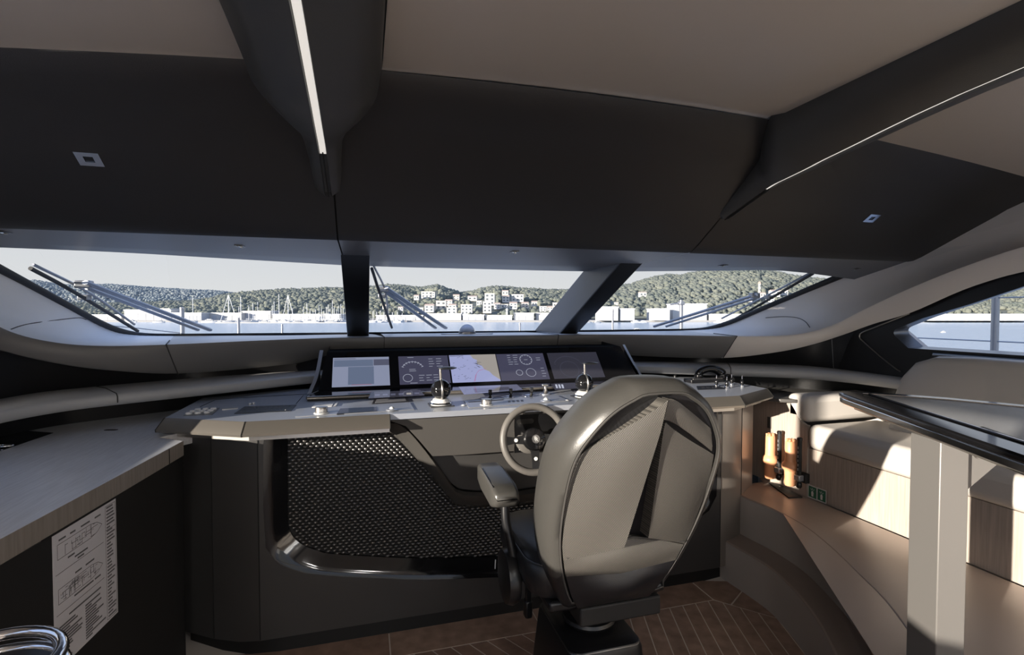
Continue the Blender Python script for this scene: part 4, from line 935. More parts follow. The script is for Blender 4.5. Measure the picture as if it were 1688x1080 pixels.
# ================================================================== PILOT CHAIR
CH = V(.732, 1.60, 0)
chair = thing('pilot_chair', 'black and taupe pilot chair with woven back facing the console', 'chair', CH, math.radians(0), local=True)
def wz(z):
    T = [(.60, .15), (.66, .185), (.74, .215), (.84, .242), (.95, .254), (1.05, .254), (1.12, .246), (1.18, .224), (1.23, .190), (1.27, .155), (1.30, .115), (1.32, .07), (1.33, .035)]
    if z <= T[0][0]: return T[0][1]
    for (a, b), (c, d) in zip(T, T[1:]):
        if a <= z <= c: return b + (d - b) * (z - a) / (c - a)
    return T[-1][1]
def yb(z): return -.165 - .26 * (z - .6) / .7            # recline of the back
# outline path of the shell (closed loop, local x,z)
zz = [.605, .64, .70, .78, .86, .94, 1.02, 1.08, 1.13, 1.17, 1.205, 1.235, 1.265, 1.29, 1.31, 1.325]
loop = [(-wz(z), z) for z in zz] + [(wz(z), z) for z in reversed(zz)]
lp = [Vector((a, b, 0)) for a, b in loop]
sm = cm(lp + [lp[0]], 3)[:-1]
def ring(inset, dy):
    c = Vector((0, .96, 0)); out = []
    for p in sm:
        d = p - c; L = d.length; out.append(V(p.x - d.x / L * inset, yb(p.y) + dy, p.y - d.y / L * inset))
    return out
# leather rim: wraps the border from the front face round to the back panels
R = [ring(.05, .150), ring(.015, .150), ring(.0, .125), ring(-.004, .07), ring(-.002, .02), ring(.010, -.012), ring(.026, -.022), ring(.036, -.016)]
R = [r + [r[0]] for r in R]
vs, fs = grid(R); rim = mesh('leather_rim', vs, fs, G['leathertp'], chair, True, 60)
rim.data.materials.append(G['leatherblk'])
for p in rim.data.polygons:
    if p.center.z < .735: p.material_index = 1
# front cushion and inner shell
c_f = ring(.05, .150); n = len(c_f); mesh('back_cushion', c_f + [p + V(0, .03, 0) for p in ring(.10, .150)], [(i, (i + 1) % n, n + (i + 1) % n, n + i) for i in range(n)] + [tuple(range(n, 2 * n))], G['leatherblk'], chair, True, 50)
inn = ring(.034, -.010); mesh('back_shell', inn, [tuple(range(n))], G['leatherblk'], chair)
st = [p + V(0, -.0015, 0) for p in ring(.030, -.022)]; tube('stitching', st, .0028, G['stitch'], rim, n=6, closed=True)
# woven back panels: left wing, right wing, upper band, lower panel
def patch(name, fl, fr_, z0, z1, dl, dr, mat, nz=14, nx=10, bul=.012, edge=True):
    rails = []
    for i in range(nz + 1):
        t = i / nz; row = []
        for j in range(nx + 1):
            s = j / nx; za = z0(s) + (z1(s) - z0(s)) * t; xl = fl(za); xr = fr_(za); x = xl + (xr - xl) * s
            y = yb(za) - .014 - (dl(za) + (dr(za) - dl(za)) * s) - bul * math.sin(PI * s) * math.sin(PI * min(1, max(0, t)))
            row.append(V(x, y, za))
        rails.append(row)
    # side walls down to the shell
    vs, fs = grid(rails); m_ = len(vs); nn_ = nx + 1
    border = [(0, j) for j in range(nn_)] + [(i, nx) for i in range(1, nz + 1)] + [(nz, j) for j in range(nx - 1, -1, -1)] + [(i, 0) for i in range(nz - 1, 0, -1)]
    for (i, j) in border: p = rails[i][j]; vs.append(V(p.x, yb(p.z) - .006, p.z))
    L = len(border)
    for k in range(L):
        a = border[k]; b = border[(k + 1) % L]; fs.append((a[0] * nn_ + a[1], b[0] * nn_ + b[1], m_ + (k + 1) % L, m_ + k))
    return mesh(name, vs, fs, mat, chair, True, 42)
lin = lambda a, b: (lambda s: a + (b - a) * s)
edge_l = lambda z: -(wz(z) - .036); edge_r = lambda z: wz(z) - .036
inL = lambda z: -.012 - max(0, 1.20 - z) * .13; inR = lambda z: .004 + max(0, 1.20 - z) * .10
patch('woven_panel', edge_l, inL, lin(.80, .862), lambda s: 1.13 + .155 * s ** .8, lambda z: .006, lambda z: .055 + max(0, min(1, (1.2 - z) / .3)) * .02, G['weave'])
patch('woven_panel', inR, edge_r, lin(.862, .80), lin(1.222, 1.10), lambda z: .042, lambda z: .006, G['weave'])
def upw(z): return max(0, wz(z) - .040)
patch('woven_panel', lambda z: .0, lambda z: upw(z) * .97, lambda s: 1.228 - .115 * s ** 1.5, lambda s: 1.285 - .10 * s ** 2, lambda z: .040, lambda z: .008, G['weave'], nz=5, nx=10, bul=.010)
patch('lower_panel', edge_l, edge_r, lambda s: .742 - .02 * (1 - abs(2 * s - 1)), lambda s: .858 - .06 * abs(2 * s - 1), lambda z: .006, lambda z: .006, G['weave'], nz=8, nx=14, bul=.026)
patch('lower_shell', edge_l, edge_r, lambda s: .612 + .0 * s, lambda s: .743 - .02 * (1 - abs(2 * s - 1)), lambda z: .005, lambda z: .005, G['leatherblk'], nz=8, nx=14, bul=.030)
tube('panel_seam', [V(x, yb(.80 + .062 * (1 - abs(x) / .235)) - .022 - .012 * (1 - abs(x) / .235), .80 + .06 * (1 - abs(x) / .235)) for x in [-.19 + .38 * k / 12 for k in range(13)]], .003, G['stitch'], chair, n=6)
# seat
def rloop(hx, y0, y1, r, z, n=5): return [V(a, b, z) for a, b in rrect(0, (y0 + y1) / 2, hx * 2, y1 - y0, r, n)]
R = [rloop(.19, -.09, .25, .07, .600), rloop(.235, -.125, .29, .08, .615), rloop(.252, -.14, .31, .09, .66), rloop(.252, -.14, .31, .09, .70), rloop(.235, -.12, .295, .085, .735), rloop(.18, -.10, .22, .07, .748)]
n = len(R[0]); vs, fs = grid([r + [r[0]] for r in R]); k = len(vs); vs += R[-1] + R[0]; fs += [tuple(range(k, k + n)), tuple(range(k + 2 * n - 1, k + n - 1, -1))]
seat = mesh('seat', vs, fs, G['leatherblk'], chair, True, 50)
tube('piping', rloop(.248, -.135, .305, .088, .722), .0035, G['leatherblk'], seat, n=6, closed=True)
box('seat_pan', (0, .05, .588), (.38, .36, .035), G['blackp'], chair, .01); box('swivel_plate', (.04, -.08, .560), (.28, .16, .06), G['blackm'], chair, .006)
# armrests
for s in (-1, 1):
    R = []
    for y, hw, z0, z1 in ((-.01, .034, .875, .900), (.0, .043, .862, .912), (.05, .046, .845, .925), (.20, .046, .855, .935), (.265, .042, .865, .933), (.285, .032, .88, .92)):
        R.append([V((s * .285 if s < 0 else .25) + a, y + .02, b) for a, b in rrect(0, (z0 + z1) / 2, hw * 2, z1 - z0, .014, 3)])
    n = len(R[0]); vs, fs = grid([r + [r[0]] for r in R]); k = len(vs); vs += R[0] + R[-1]; fs += [tuple(range(k + n - 1, k - 1, -1)), tuple(range(k + n, k + 2 * n))]
    arm = mesh('armrest', vs, fs, G['leathertp'], chair, True, 55)
    tube('armrest_stitching', [V(s * .285 - .040, .03 + .02, .920), V(s * .285 - .041, .10, .926), V(s * .285 - .041, .22, .935)], .0018, G['stitch'], arm, n=5)
    tube('armrest_bracket', cm([V(s * .28, .06, .86), V(s * .28, .05, .80), V(s * .268, .04, .74), V(s * .255, .03, .66)], 4), .015, G['blackp'], chair, n=10)
    if s > 0: continue
    lathe('recline_disc', [(.05, 0), (.085, .012), (.092, .030), (.085, .05), (.05, .058)], G['blackp'], chair, (s * .235, .06, .61), (s, 0, 0), n=28)
    tube('disc_mark', [V(s * .296, .13, .635), V(s * .296, .137, .600)], .002, G['white'], chair, n=5)
# column, collar, base
cyl('column', (0, 0, .40), (0, 0, .565), .062, G['blackp'], chair, n=28); lathe('collar', [(.064, .455), (.088, .457), (.092, .466), (.088, .476), (.064, .482)], G['blackp'], chair, (0, 0, 0), n=32)
tube('cable', [V(-.03, -.064, .545), V(-.032, -.066, .52), V(-.028, -.066, .485)], .0022, G['white'], chair, n=5)
R = [rloop(.17, -.20, .22, .04, 0), rloop(.165, -.195, .215, .04, .05), rloop(.13, -.155, .175, .035, .42), rloop(.122, -.147, .167, .033, .440), rloop(.11, -.135, .155, .03, .444)]
n = len(R[0]); vs, fs = grid([r + [r[0]] for r in R]); k = len(vs); vs += R[-1]; fs += [tuple(range(k, k + n))]; mesh('pedestal', vs, fs, G['blackp'], chair, True, 40)
tube('pedestal_edge', rloop(.1235, -.1485, .1685, .033, .436), .0022, G['steeldk'], chair, n=6, closed=True)
# folding footrest on the left
box('footrest_arm', (-.14, .24, .50), (.022, .018, .22), G['blackp'], chair, .004); box('footrest_foot', (-.14, .245, .375), (.03, .035, .07), G['blackp'], chair, .008); tube('footrest_bar', [V(-.14, .24, .47), V(.14, .24, .47)], .010, G['steeldk'], chair, n=8); box('footrest_arm', (.14, .24, .50), (.022, .018, .22), G['blackp'], chair, .004); box('footrest_foot', (.14, .245, .375), (.03, .035, .07), G['blackp'], chair, .008)

# ================================================================== STARBOARD SIDE
# two curved steps up to the dinette platform
def curved_step(name, edge, z0, z1, label, wallx, back, ylow):
    t = thing(name, label, 'step', (2.1, 2.0, 0), group='curved steps to the dinette')
    E = cm([V(x, y, 0) for x, y in edge], 6); n_ = len(E)
    ov = .012
    nrm_ = []
    for i in range(n_):
        d = E[min(i + 1, n_ - 1)] - E[max(i - 1, 0)]; q = V(d.y, -d.x, 0).normalized(); q = q if q.x < 0 else -q; nrm_.append(q)
    # riser with rounded nosing
    rails = [[p - q * -0.0 + V(0, 0, z0) for p, q in zip(E, nrm_)], [p + V(0, 0, z1 - .03) for p in E], [p + V(0, 0, z1 - .008) - q * .001 for p, q in zip(E, nrm_)]]
    vs, fs = grid(rails); mesh('riser', vs, fs, G['step'], t, True, 60)
    rails = [[p + V(0, 0, z1 - .008) - q * .001 for p, q in zip(E, nrm_)], [p - q * .004 + V(0, 0, z1 - .001) for p, q in zip(E, nrm_)], [p - q * .012 + V(0, 0, z1) for p, q in zip(E, nrm_)]]
    rails.append([V(back(i / (n_ - 1), p)[0], back(i / (n_ - 1), p)[1], z1) for i, p in enumerate(E)])
    vs, fs = grid(rails); mesh('tread', vs, fs, G['steptop'] if 1 else G['step'], t, True, 60)
    return t
e1 = [(1.93, 2.62), (1.935, 2.40), (1.945, 2.22), (1.94, 2.07), (1.885, 1.87), (1.80, 1.68), (1.69, 1.50), (1.50, 1.22), (1.25, .95), (1.0, .75)]
e2 = [(2.07, 2.62), (2.08, 2.42), (2.095, 2.22), (2.075, 2.02), (2.0, 1.80), (1.895, 1.57), (1.80, 1.38), (1.62, 1.12), (1.45, .92), (1.2, .70)]
curved_step('curved_step', e1, .0, .225, 'lower curved step in taupe leather beside the teak floor', 2.4, lambda t, p: (p.x + .25, p.y), 0)
curved_step('curved_step', e2, .225, .45, 'upper curved step in taupe leather leading to the dinette', 2.4, lambda t, p: (2.418, max(p.y, .70)), 0)
pf = mesh('floor_platform', [V(2.42, 2.70, .449), V(1.2, .70, .449), V(1.2, -.6, .449), V(2.42, -.6, .449)], [(0, 1, 2, 3)], G['steptop']); tag(pf, kind='structure')
mesh('toe_recess', [V(1.96, 2.62, 0), V(1.965, 2.22, 0), V(1.955, 2.07, 0), V(1.90, 1.87, 0), V(1.96, 2.62, .03), V(1.965, 2.22, .03), V(1.955, 2.07, .03), V(1.90, 1.87, .03)], [(0, 1, 5, 4), (1, 2, 6, 5), (2, 3, 7, 6)], G['blackm'], floor)
# wood-veneer wall beside the console, and the shelf on top of it
XW = 2.42
wv = thing('wall_veneer', None, None, (XW, 2.6, .45), kind='structure')
scal = [(2.34, .45), (3.02, .45), (3.02, .99), (2.52, .99), (2.47, .975), (2.43, .93), (2.40, .88), (2.36, .86), (2.34, .86)]
plate('veneer_panel', scal, [], lambda a, b, w: V(XW + w, a, b), .02, G['woodwall'], wv)
mesh('veneer_return', [V(2.15, 2.98, 0), V(XW + .05, 2.98, 0), V(XW + .05, 2.98, 1.0), V(2.15, 2.98, 1.0)], [(0, 1, 2, 3)], G['body'], wv)
sh = thing('side_shelf', 'grey lacquered shelf top right of the console desktop', 'shelf', (2.6, 2.7, .98))
shp = [(2.28, 2.62), (2.34, 2.46), (2.44, 2.40), (2.60, 2.37), (2.95, 2.36), (2.95, 2.62), (2.80, 2.85), (2.60, 3.02), (2.38, 3.18), (2.18, 3.28), (2.18, 2.75)]
prism('shelf_top', shp, .975, .995, G['panel'], sh, .004)
c = onZ(1290, 646, .995); prism('vent_slot', [(c.x + a, c.y + b) for a, b in rrect(0, 0, .06, .016, .006)], .995, .9962, G['blackm'], sh)
vb = thing('floor_vent', 'black slot vent where the upper step meets the veneer wall', 'vent', onZ(1292, 808, .45)); P = [onZ(1266, 797, .45), onZ(1284, 800, .45), onZ(1323, 821, .45), onZ(1300, 822, .45)]
prism('vent_plate', [(p.x, p.y) for p in P], .4505, .458, G['blackm'], vb, .002); lathe('screw', [(.004, 0), (.003, .0015), (0, .002)], G['steel'], vb, onZ(1285, 802, .458), n=10)
# orange hand lamps with black batons in wall clips
def lamp(px, py0, py1, label):
    p1 = onX(px, py1, XW - .045); p0 = onX(px, py0, XW - .045); h = p0.z - p1.z; c = V(p1.x, p1.y, p1.z)
    t = thing('emergency_lamp', label, 'lamp', c, group='orange emergency lamps on the veneer wall')
    lathe('body', [(.0, 0), (.026, .0), (.031, .012), (.031, h * .30), (.034, h * .34)], G['orange'], t, c, n=20)
    lathe('grip_ring', [(.034, h * .33), (.044, h * .37), (.046, h * .42), (.042, h * .47), (.030, h * .52)], G['orange'], t, c, n=22)
    lathe('neck', [(.030, h * .51), (.028, h * .60), (.027, h * .93), (.022, h * .95)], G['orange'], t, c, n=20)
    for k in range(5):
        a = 2 * PI * k / 5; box('crown', c + V(.018 * math.cos(a), .018 * math.sin(a), h * .965), (.012, .012, h * .06), G['orange'], t, .002)
    box('wall_clip', c + V(.028, .0, h * .25), (.04, .05, .03), G['silverp'], t, .004)
def baton(px, py0, py1, label):
    p1 = onX(px, py1, XW - .045); p0 = onX(px, py0, XW - .045); h = p0.z - p1.z
    t = thing('signal_baton', label, 'baton', p1, group='black batons on the veneer wall')
    cyl('tube', p1, p1 + V(0, 0, h), .0125, G['blackm'], t, n=16); lathe('cap', [(.0145, h - .012), (.0145, h), (.010, h + .004), (0, h + .004)], G['blackp'], t, p1, n=16); lathe('foot', [(.010, -.012), (.016, -.004), (.016, .016), (.0125, .02)], G['blackp'], t, p1, n=16)
    for k in range(6): box('printed_mark', p1 + V(-.0123, -.002, h * (.35 + .09 * k)), (.0012, .006, h * .055), G['silverp'], t)
    box('clip', p1 + V(-.002, 0, h * .17), (.036, .040, .034), G['silverp'], t, .005); box('clip_base', p1 + V(.028, -.008, h * .17), (.030, .05, .055), G['blackm'], t, .004)
lamp(1269, 714, 788, 'orange emergency lamp on the veneer wall, nearest the console'); lamp(1302, 723, 800, 'orange emergency lamp on the veneer wall, nearest the green signs')
baton(1284, 711, 788, 'black baton between the two orange lamps'); baton(1317, 722, 801, 'black baton right of both orange lamps')
for k, (px, py, lab) in enumerate(((1339.5, 811.5, 'green safety sticker with white lamp symbol, nearer the orange lamps'), (1354.5, 817, 'green safety sticker with white lamp symbol, nearer the sofa'))):
    p = onX(px, py, XW - .001); t = thing('safety_sticker', lab, 'sticker', p, group='green safety stickers')
    def sq(name, hw, hh, w, mat, oz=0, oy=0): 
        return mesh(name, [V(XW - w, p.y + oy + a * hw, p.z + oz + b * hh) for a, b in ((-1, -1), (1, -1), (1, 1), (-1, 1))], [(0, 1, 2, 3)], mat, t)
    sq('border', .031, .037, .0012, G['white']); sq('green_field', .026, .031, .0018, G['green'])
    mesh('lamp_symbol', [V(XW - .0024, p.y + a, p.z + b) for a, b in ((.006, -.024), (-.006, -.024), (-.008, -.004), (-.004, .006), (.004, .006), (.008, -.004))], [(0, 1, 2, 3, 4, 5)], G['white'], t)
    for a in (-40, 0, 40):
        g = math.radians(a); d = V(0, math.sin(g), math.cos(g)); tube('ray_mark', [p + V(-.0012, 0, .004) + d * .008, p + V(-.0012, 0, .004) + d * .019], .0012, G['white'], t, n=4)
box('junction_plate', onX(1268, 697, XW - .004), (.004, .03, .07), G['panel'], wv, .001)
# sofa
def cushion(name, x0, x1, y0, y1, z0, z1, mat, par, r=.03, seg=4):
    return box(name, ((x0 + x1) / 2, (y0 + y1) / 2, (z0 + z1) / 2), (x1 - x0, y1 - y0, z1 - z0), mat, par, r, seg=seg)
sf = thing('corner_sofa', 'beige leather sofa with veneer base under the side window', 'sofa', (2.7, 1.2, .45))
box('base_panel', (XW + .28, .85, .59), (.54, 2.98, .28), G['woodwall'], sf, .002)
cushion('seat_cushion', XW - .015, 2.92, 1.18, 2.335, .73, .872, G['leatherbg'], sf, .04); cushion('seat_cushion', XW - .015, 2.92, -.64, 1.175, .73, .872, G['leatherbg'], sf, .04)
cushion('end_bolster', XW, 2.95, 2.335, 2.50, .872, 1.025, G['leatherbg'], sf, .035)
R = []
for y, z1, x0 in ((2.13, .90, 2.80), (2.13, 1.08, 2.79), (2.09, 1.17, 2.775), (2.02, 1.245, 2.765), (1.93, 1.278, 2.76), (1.75, 1.288, 2.755), (1.2, 1.288, 2.755), (-.6, 1.288, 2.755)):
    R.append([V(x0 - .03, y, .86), V(x0 - .012, y, .86 + (z1 - .86) * .5), V(x0 + .005, y, z1 - .035), V(x0 + .03, y, z1 - .008), V(x0 + .07, y, z1), V(x0 + .115, y, z1 - .02), V(x0 + .13, y, .86)])
vs, fs = grid(R); fs.append(tuple(range(6, -1, -1))); mesh('backrest', vs, fs, G['leatherbg'], sf, True, 60)
# dinette table
tb = thing('dinette_table', 'dark woven-top table with polished rim on a square metal leg', 'table', (1.65, 1.1, .45))
ZT = 1.20
A0 = onZ(1376, 646, ZT); A1 = onZ(1688, 752, ZT); A2 = onZ(1688, 667, ZT); A3 = onZ(1560, 655, ZT)
nd = (A1 - A0).normalized(); fd = (A2 - A3).normalized()
T_ = [A0 + V(.018, -.0, 0), A0 + V(.0, -.02, 0) + nd * .03, A1, A1 + nd * .45, A1 + nd * .45 + fd * .7 + V(.15, 0, 0), A2 + fd * .65, A2, A3, onZ(1470, 648.5, ZT), onZ(1400, 644.3, ZT)]
tp_ = [(p.x, p.y) for p in T_]
prism('tabletop', tp_, ZT - .018, ZT, G['blackg'], tb, .006)
ctr = Vector((sum(p[0] for p in tp_) / len(tp_), sum(p[1] for p in tp_) / len(tp_)))
def inset(P, d): 
    out = []
    n_ = len(P)
    for i in range(n_):
        a = Vector(P[i - 1]); b = Vector(P[i]); c2 = Vector(P[(i + 1) % n_]); e_ = ((b - a).normalized() + (c2 - b).normalized()).normalized(); q = Vector((-e_.y, e_.x))
        if q.dot(ctr - b) < 0: q = -q
        out.append(tuple(b + q * d))
    return out
prism('rim_band', inset(tp_, .004), ZT - .040, ZT - .018, G['chrome'], tb, .004)
prism('underside', inset(tp_, .05), ZT - .062, ZT - .040, G['bronze'], tb, .004)
prism('woven_inlay', inset(tp_, .085), ZT, ZT + .0015, G['tableweave'], tb)
tube('inlay_edge', [V(a, b, ZT + .002) for a, b in inset(tp_, .085)], .0035, G['chrome'], tb, n=6, closed=True)
p_ = onZ(1650, 715, ZT); tube('pull_slot', [onZ(1620, 706, ZT) + V(0, 0, .001), onZ(1664, 722, ZT) + V(0, 0, .001)], .008, G['steeldk'], tb, n=8, flat=.4)
lc = V(1.597, 1.085, 0); ang = math.radians(-22)
box('leg', (lc.x, lc.y, (.45 + ZT - .06) / 2), (.075, .125, ZT - .06 - .45), G['legm'], tb, .003, rot=RZ(ang))
box('leg_plate', (lc.x, lc.y, .456), (.13, .10, .012), G['steel'], tb, .003, rot=RZ(ang))
q1 = RZ(ang) @ V(1, 0, 0); q2 = RZ(ang) @ V(0, 1, 0)
b0 = lc + q1 * .038
vs = [b0 + q2 * s * .03 + V(0, 0, z) + q1 * d for s in (-1, 1) for d, z in ((0, ZT - .062), (.16, ZT - .062), (.02, ZT - .20), (0, ZT - .22))]
mesh('gusset', vs, [(0, 1, 2, 3), (7, 6, 5, 4), (0, 4, 5, 1), (1, 5, 6, 2), (2, 6, 7, 3)], G['legm'], tb)
lathe('bolt', [(.012, 0), (.010, .004), (0, .005)], G['steel'], tb, b0 + q1 * .045 - q2 * .031 + V(0, 0, ZT - .10), -q2, n=14)
# ================================================================== OUTSIDE
# wipers on the outer face of the windscreen
def gpt(px, py, off=.035):
    p = glass_uv(px, py); return p + V(0, .35, .93) * off
def wiper(label, arm, blade, second):
    t = thing('wiper', label, 'wiper', gpt(*arm[0]), group='windscreen wipers')
    tube('arm', [gpt(*p, .045) for p in arm], .020, G['alu'], t, n=8, flat=.6)
    tube('arm', [gpt(*p, .045) for p in second], .017, G['alu'], t, n=8, flat=.6)
    tube('blade', cm([gpt(*p, .030) for p in blade], 6), .010, G['rubber'], t, n=8)
    tube('blade_spine', cm([gpt(blade[0][0] + 3, blade[0][1], .05), gpt((blade[0][0] + blade[-1][0]) / 2 + 6, (blade[0][1] + blade[-1][1]) / 2 - 5, .055), gpt(blade[-1][0] - 6, blade[-1][1] - 6, .05)], 6), .007, G['alu'], t, n=6)
    m = gpt((arm[0][0] + second[0][0]) / 2 - 4, (arm[0][1] + second[0][1]) / 2, .05); box('joint', m, (.07, .05, .04), G['alu'], t, .006)
    box('joint', gpt(blade[0][0] * .5 + blade[-1][0] * .5, blade[0][1] * .5 + blade[-1][1] * .5, .045), (.05, .05, .03), G['alu'], t, .005)
wiper('wiper with double arm on the left windscreen pane', [(138, 479), (345, 554)], [(48, 452), (120, 490), (226, 553)], [(142, 488), (325, 554)])
wiper('wiper with double arm on the middle windscreen pane', [(636, 485), (735, 549)], [(613, 450), (626, 490), (646, 546)], [(636, 491), (718, 549)])
wiper('wiper with double arm on the right windscreen pane', [(1250, 495), (1080, 546)], [(1342, 458), (1272, 498), (1198, 540)], [(1250, 500), (1100, 546)])
# foredeck and side deck, railings
fd = mesh('floor_foredeck', [V(-1.75, 4.35, .85), V(3.2, 4.35, .85), V(2.9, 8.5, .80), V(1.9, 12.0, .80), V(XC, 13.2, .80), V(-.45, 12.0, .80), V(-1.45, 8.5, .80)], [(0, 1, 2, 3, 4, 5, 6)], G['hullgrey']); tag(fd, kind='structure')
cw = loft('wall_coaming', [[V(x, gl_bot(abs(x - XC))[0] + dy, z) for x in [-1.6 + 4.65 * k / 12 for k in range(13)]] for dy, z in ((.03, 1.325), (.10, 1.30), (.35, .85))], G['hullgrey'], None, n=0); tag(cw, kind='structure')
sdk = mesh('floor_side_deck', [V(3.09, -4, .55), V(4.45, -4, .55), V(4.45, 5, .55), V(3.09, 5, .55)], [(0, 1, 2, 3)], G['hullgrey']); tag(sdk, kind='structure')
sdp = mesh('floor_port_deck', [V(-1.65, -4, .55), V(-2.6, -4, .55), V(-2.6, 5, .55), V(-1.65, 5, .55)], [(0, 1, 2, 3)], G['hullgrey']); tag(sdp, kind='structure')
ad = mesh('floor_aft_deck', [V(-2.6, -2.8, -.02), V(4.2, -2.8, -.02), V(4.2, -9, -.02), V(-2.6, -9, -.02)], [(0, 1, 2, 3)], G['wallp']); tag(ad, kind='structure')
hu = loft('wall_hull', [[V(x, y, z) for x, y in ((-2.6, -9), (-2.6, 5), (-1.7, 9), (-.5, 12), (XC, 13.2), (1.95, 12), (3.15, 9), (4.45, 5), (4.45, -9))] for z in (.79, -6.5)], G['hull'], None, n=0); tag(hu, kind='structure')
rail_posts = []
def post(px, pytop, dep, label, r=.022, zb=.80):
    p = far(px, pytop, dep); t = thing('rail_post', label, 'post', (p.x, p.y, zb), group='deck rail posts outside'); cyl('tube', (p.x, p.y, zb), p, r, G['alu'], t, n=12); lathe('foot', [(.06, 0), (.06, .012), (r, .03)], G['alu'], t, (p.x, p.y, zb), n=14); lathe('cap', [(r * 1.1, -.01), (r * 1.1, .006), (0, .012)], G['steel'], t, p, n=12); return p
a1 = post(300, 508, 5.6, 'deck rail post crossing the left double wiper arm', .023); a2 = post(393, 525, 7.2, 'deck rail post right of the left wiper, in front of the sailboats', .019); a3 = post(465, 535, 8.6, 'shortest deck rail post near the left mullion', .016)
b1 = post(1123, 496, 6.2, 'deck rail post with crossarm seen through the right pane', .022); b2 = post(1010, 511, 8.4, 'thin deck rail post beside the white boat shed', .016); b3 = post(857, 533, 9.5, 'short deck rail post beside the slanting mullion', .016)
tube_t = thing('crossarm', 'small crossarm on the deck rail post through the right pane', 'fitting', b1); tube('arm', [b1 + RGT * .03 + V(0, 0, -.02), b1 - RGT * .13 + V(0, 0, -.045)], .009, G['alu'], tube_t, n=8); box('clamp', b1 + V(0, 0, -.03), (.06, .06, .04), G['alu'], tube_t, .005)
def wire(name, pts, label, r=.005): t = thing(name, label, 'wire', pts[0]); tube('strand', pts, r, G['alu'], t, n=6); return t
wire('guard_wire', [far(150, 534, 4.6), far(225, 541, 5.2), far(296, 549, 5.6)], 'thin guard wire low across the left pane')
pw = far(1643, 430, 4.1); t = thing('rail_post', 'thick deck rail post seen through the right side window', 'post', (pw.x, pw.y, .55), group='deck rail posts outside'); cyl('tube', (pw.x, pw.y, .55), (pw.x, pw.y, 2.0), .026, G['alu'], t, n=14); lathe('foot', [(.07, 0), (.07, .014), (.026, .03)], G['alu'], t, (pw.x, pw.y, .55), n=14)
dv = V(0, 1, 0)
for py, lab in ((563, 'lower guard wire outside the right side window'), (491, 'upper guard wire outside the right side window')):
    c = far(1643, py, 4.1); wire('guard_wire', [c + dv * 2.5 + V(.0, 0, 0), c - dv * 3.0], lab, .006)
# ------------------------------------------------------------------ sea, shore, hills
ZS = -6.5
sea = mesh('sea_water', [V(-3000, -400, ZS), V(3500, -400, ZS), V(3500, 3500, ZS), V(-3000, 3500, ZS)], [(0, 1, 2, 3)], G['sea']); tag(sea, 'calm pale blue harbour water', 'water', kind='stuff')
def cpt(px, dep, z):
    p = far(px, 516, dep); return V(p.x, p.y, z)
pxs = list(range(-700, 2700, 20))
def interp(T, x):
    if x <= T[0][0]: return T[0][1]
    for (a, b), (c, d) in zip(T, T[1:]):
        if a <= x <= c: return b + (d - b) * (x - a) / (c - a)
    return T[-1][1]
def hz(py, dep): return EYE + (516 - py) / F * dep
ridge1 = [(-700, 470), (-100, 468), (60, 468), (110, 475), (140, 473), (200, 475), (240, 478), (331, 483), (371, 484), (397, 490), (430, 500), (470, 508), (520, 512), (2700, 514)]
ridge2 = [(-700, 500), (200, 505), (330, 500), (380, 490), (400, 488), (441, 485), (482, 483), (560, 481), (613, 479), (651, 475), (670, 479), (690, 482), (719, 476), (735, 480), (749, 488), (771, 488), (803, 480), (824, 478), (850, 481), (867, 483), (900, 484), (930, 485), (1000, 480), (1034, 476), (1070, 466), (1096, 460), (1122, 463), (1159, 454), (1200, 451), (1240, 452), (1276, 456), (1305, 462), (1331, 466), (1400, 470), (1500, 478), (1600, 474), (1700, 466), (2000, 470), (2700, 480)]
def hill(name, ridge, d0, d1, z0, mat, label, nr=14, seed=1):
    rnd = random.Random(seed); rails = []
    for i in range(nr + 1):
        t = i / nr; dep = d0 + (d1 - d0) * t; row = []
        for px in pxs:
            zt = hz(interp(ridge, px), d1); prof = math.sin(min(1, t / .92) * PI / 2) ** .85
            row.append(cpt(px, dep, z0 + (zt - z0) * prof + (rnd.uniform(-1, 1) * 1.2 if 0 < t < .9 else 0)))
        rails.append(row)
    rails.append([cpt(px, d1 * 1.3, -10) for px in pxs])
    vs, fs = grid(rails); o = mesh(name, vs, fs, mat, None, True, 80, keep=True); return tag(o, label, 'hill', kind='structure'), rails
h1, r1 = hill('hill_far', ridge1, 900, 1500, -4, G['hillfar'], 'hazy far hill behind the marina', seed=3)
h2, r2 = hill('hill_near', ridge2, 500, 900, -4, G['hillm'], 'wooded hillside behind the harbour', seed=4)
quay = mesh('floor_quay', [cpt(px, d, -5.0) for px in (-700, 300, 900, 1500, 2700) for d in (448, 560)] + [cpt(px, 448, -6.6) for px in (-700, 300, 900, 1500, 2700)], [(0, 2, 3, 1), (2, 4, 5, 3), (4, 6, 7, 5), (6, 8, 9, 7), (0, 10, 11, 2), (2, 11, 12, 4), (4, 12, 13, 6), (6, 13, 14, 8)], G['concrete']); tag(quay, kind='structure')
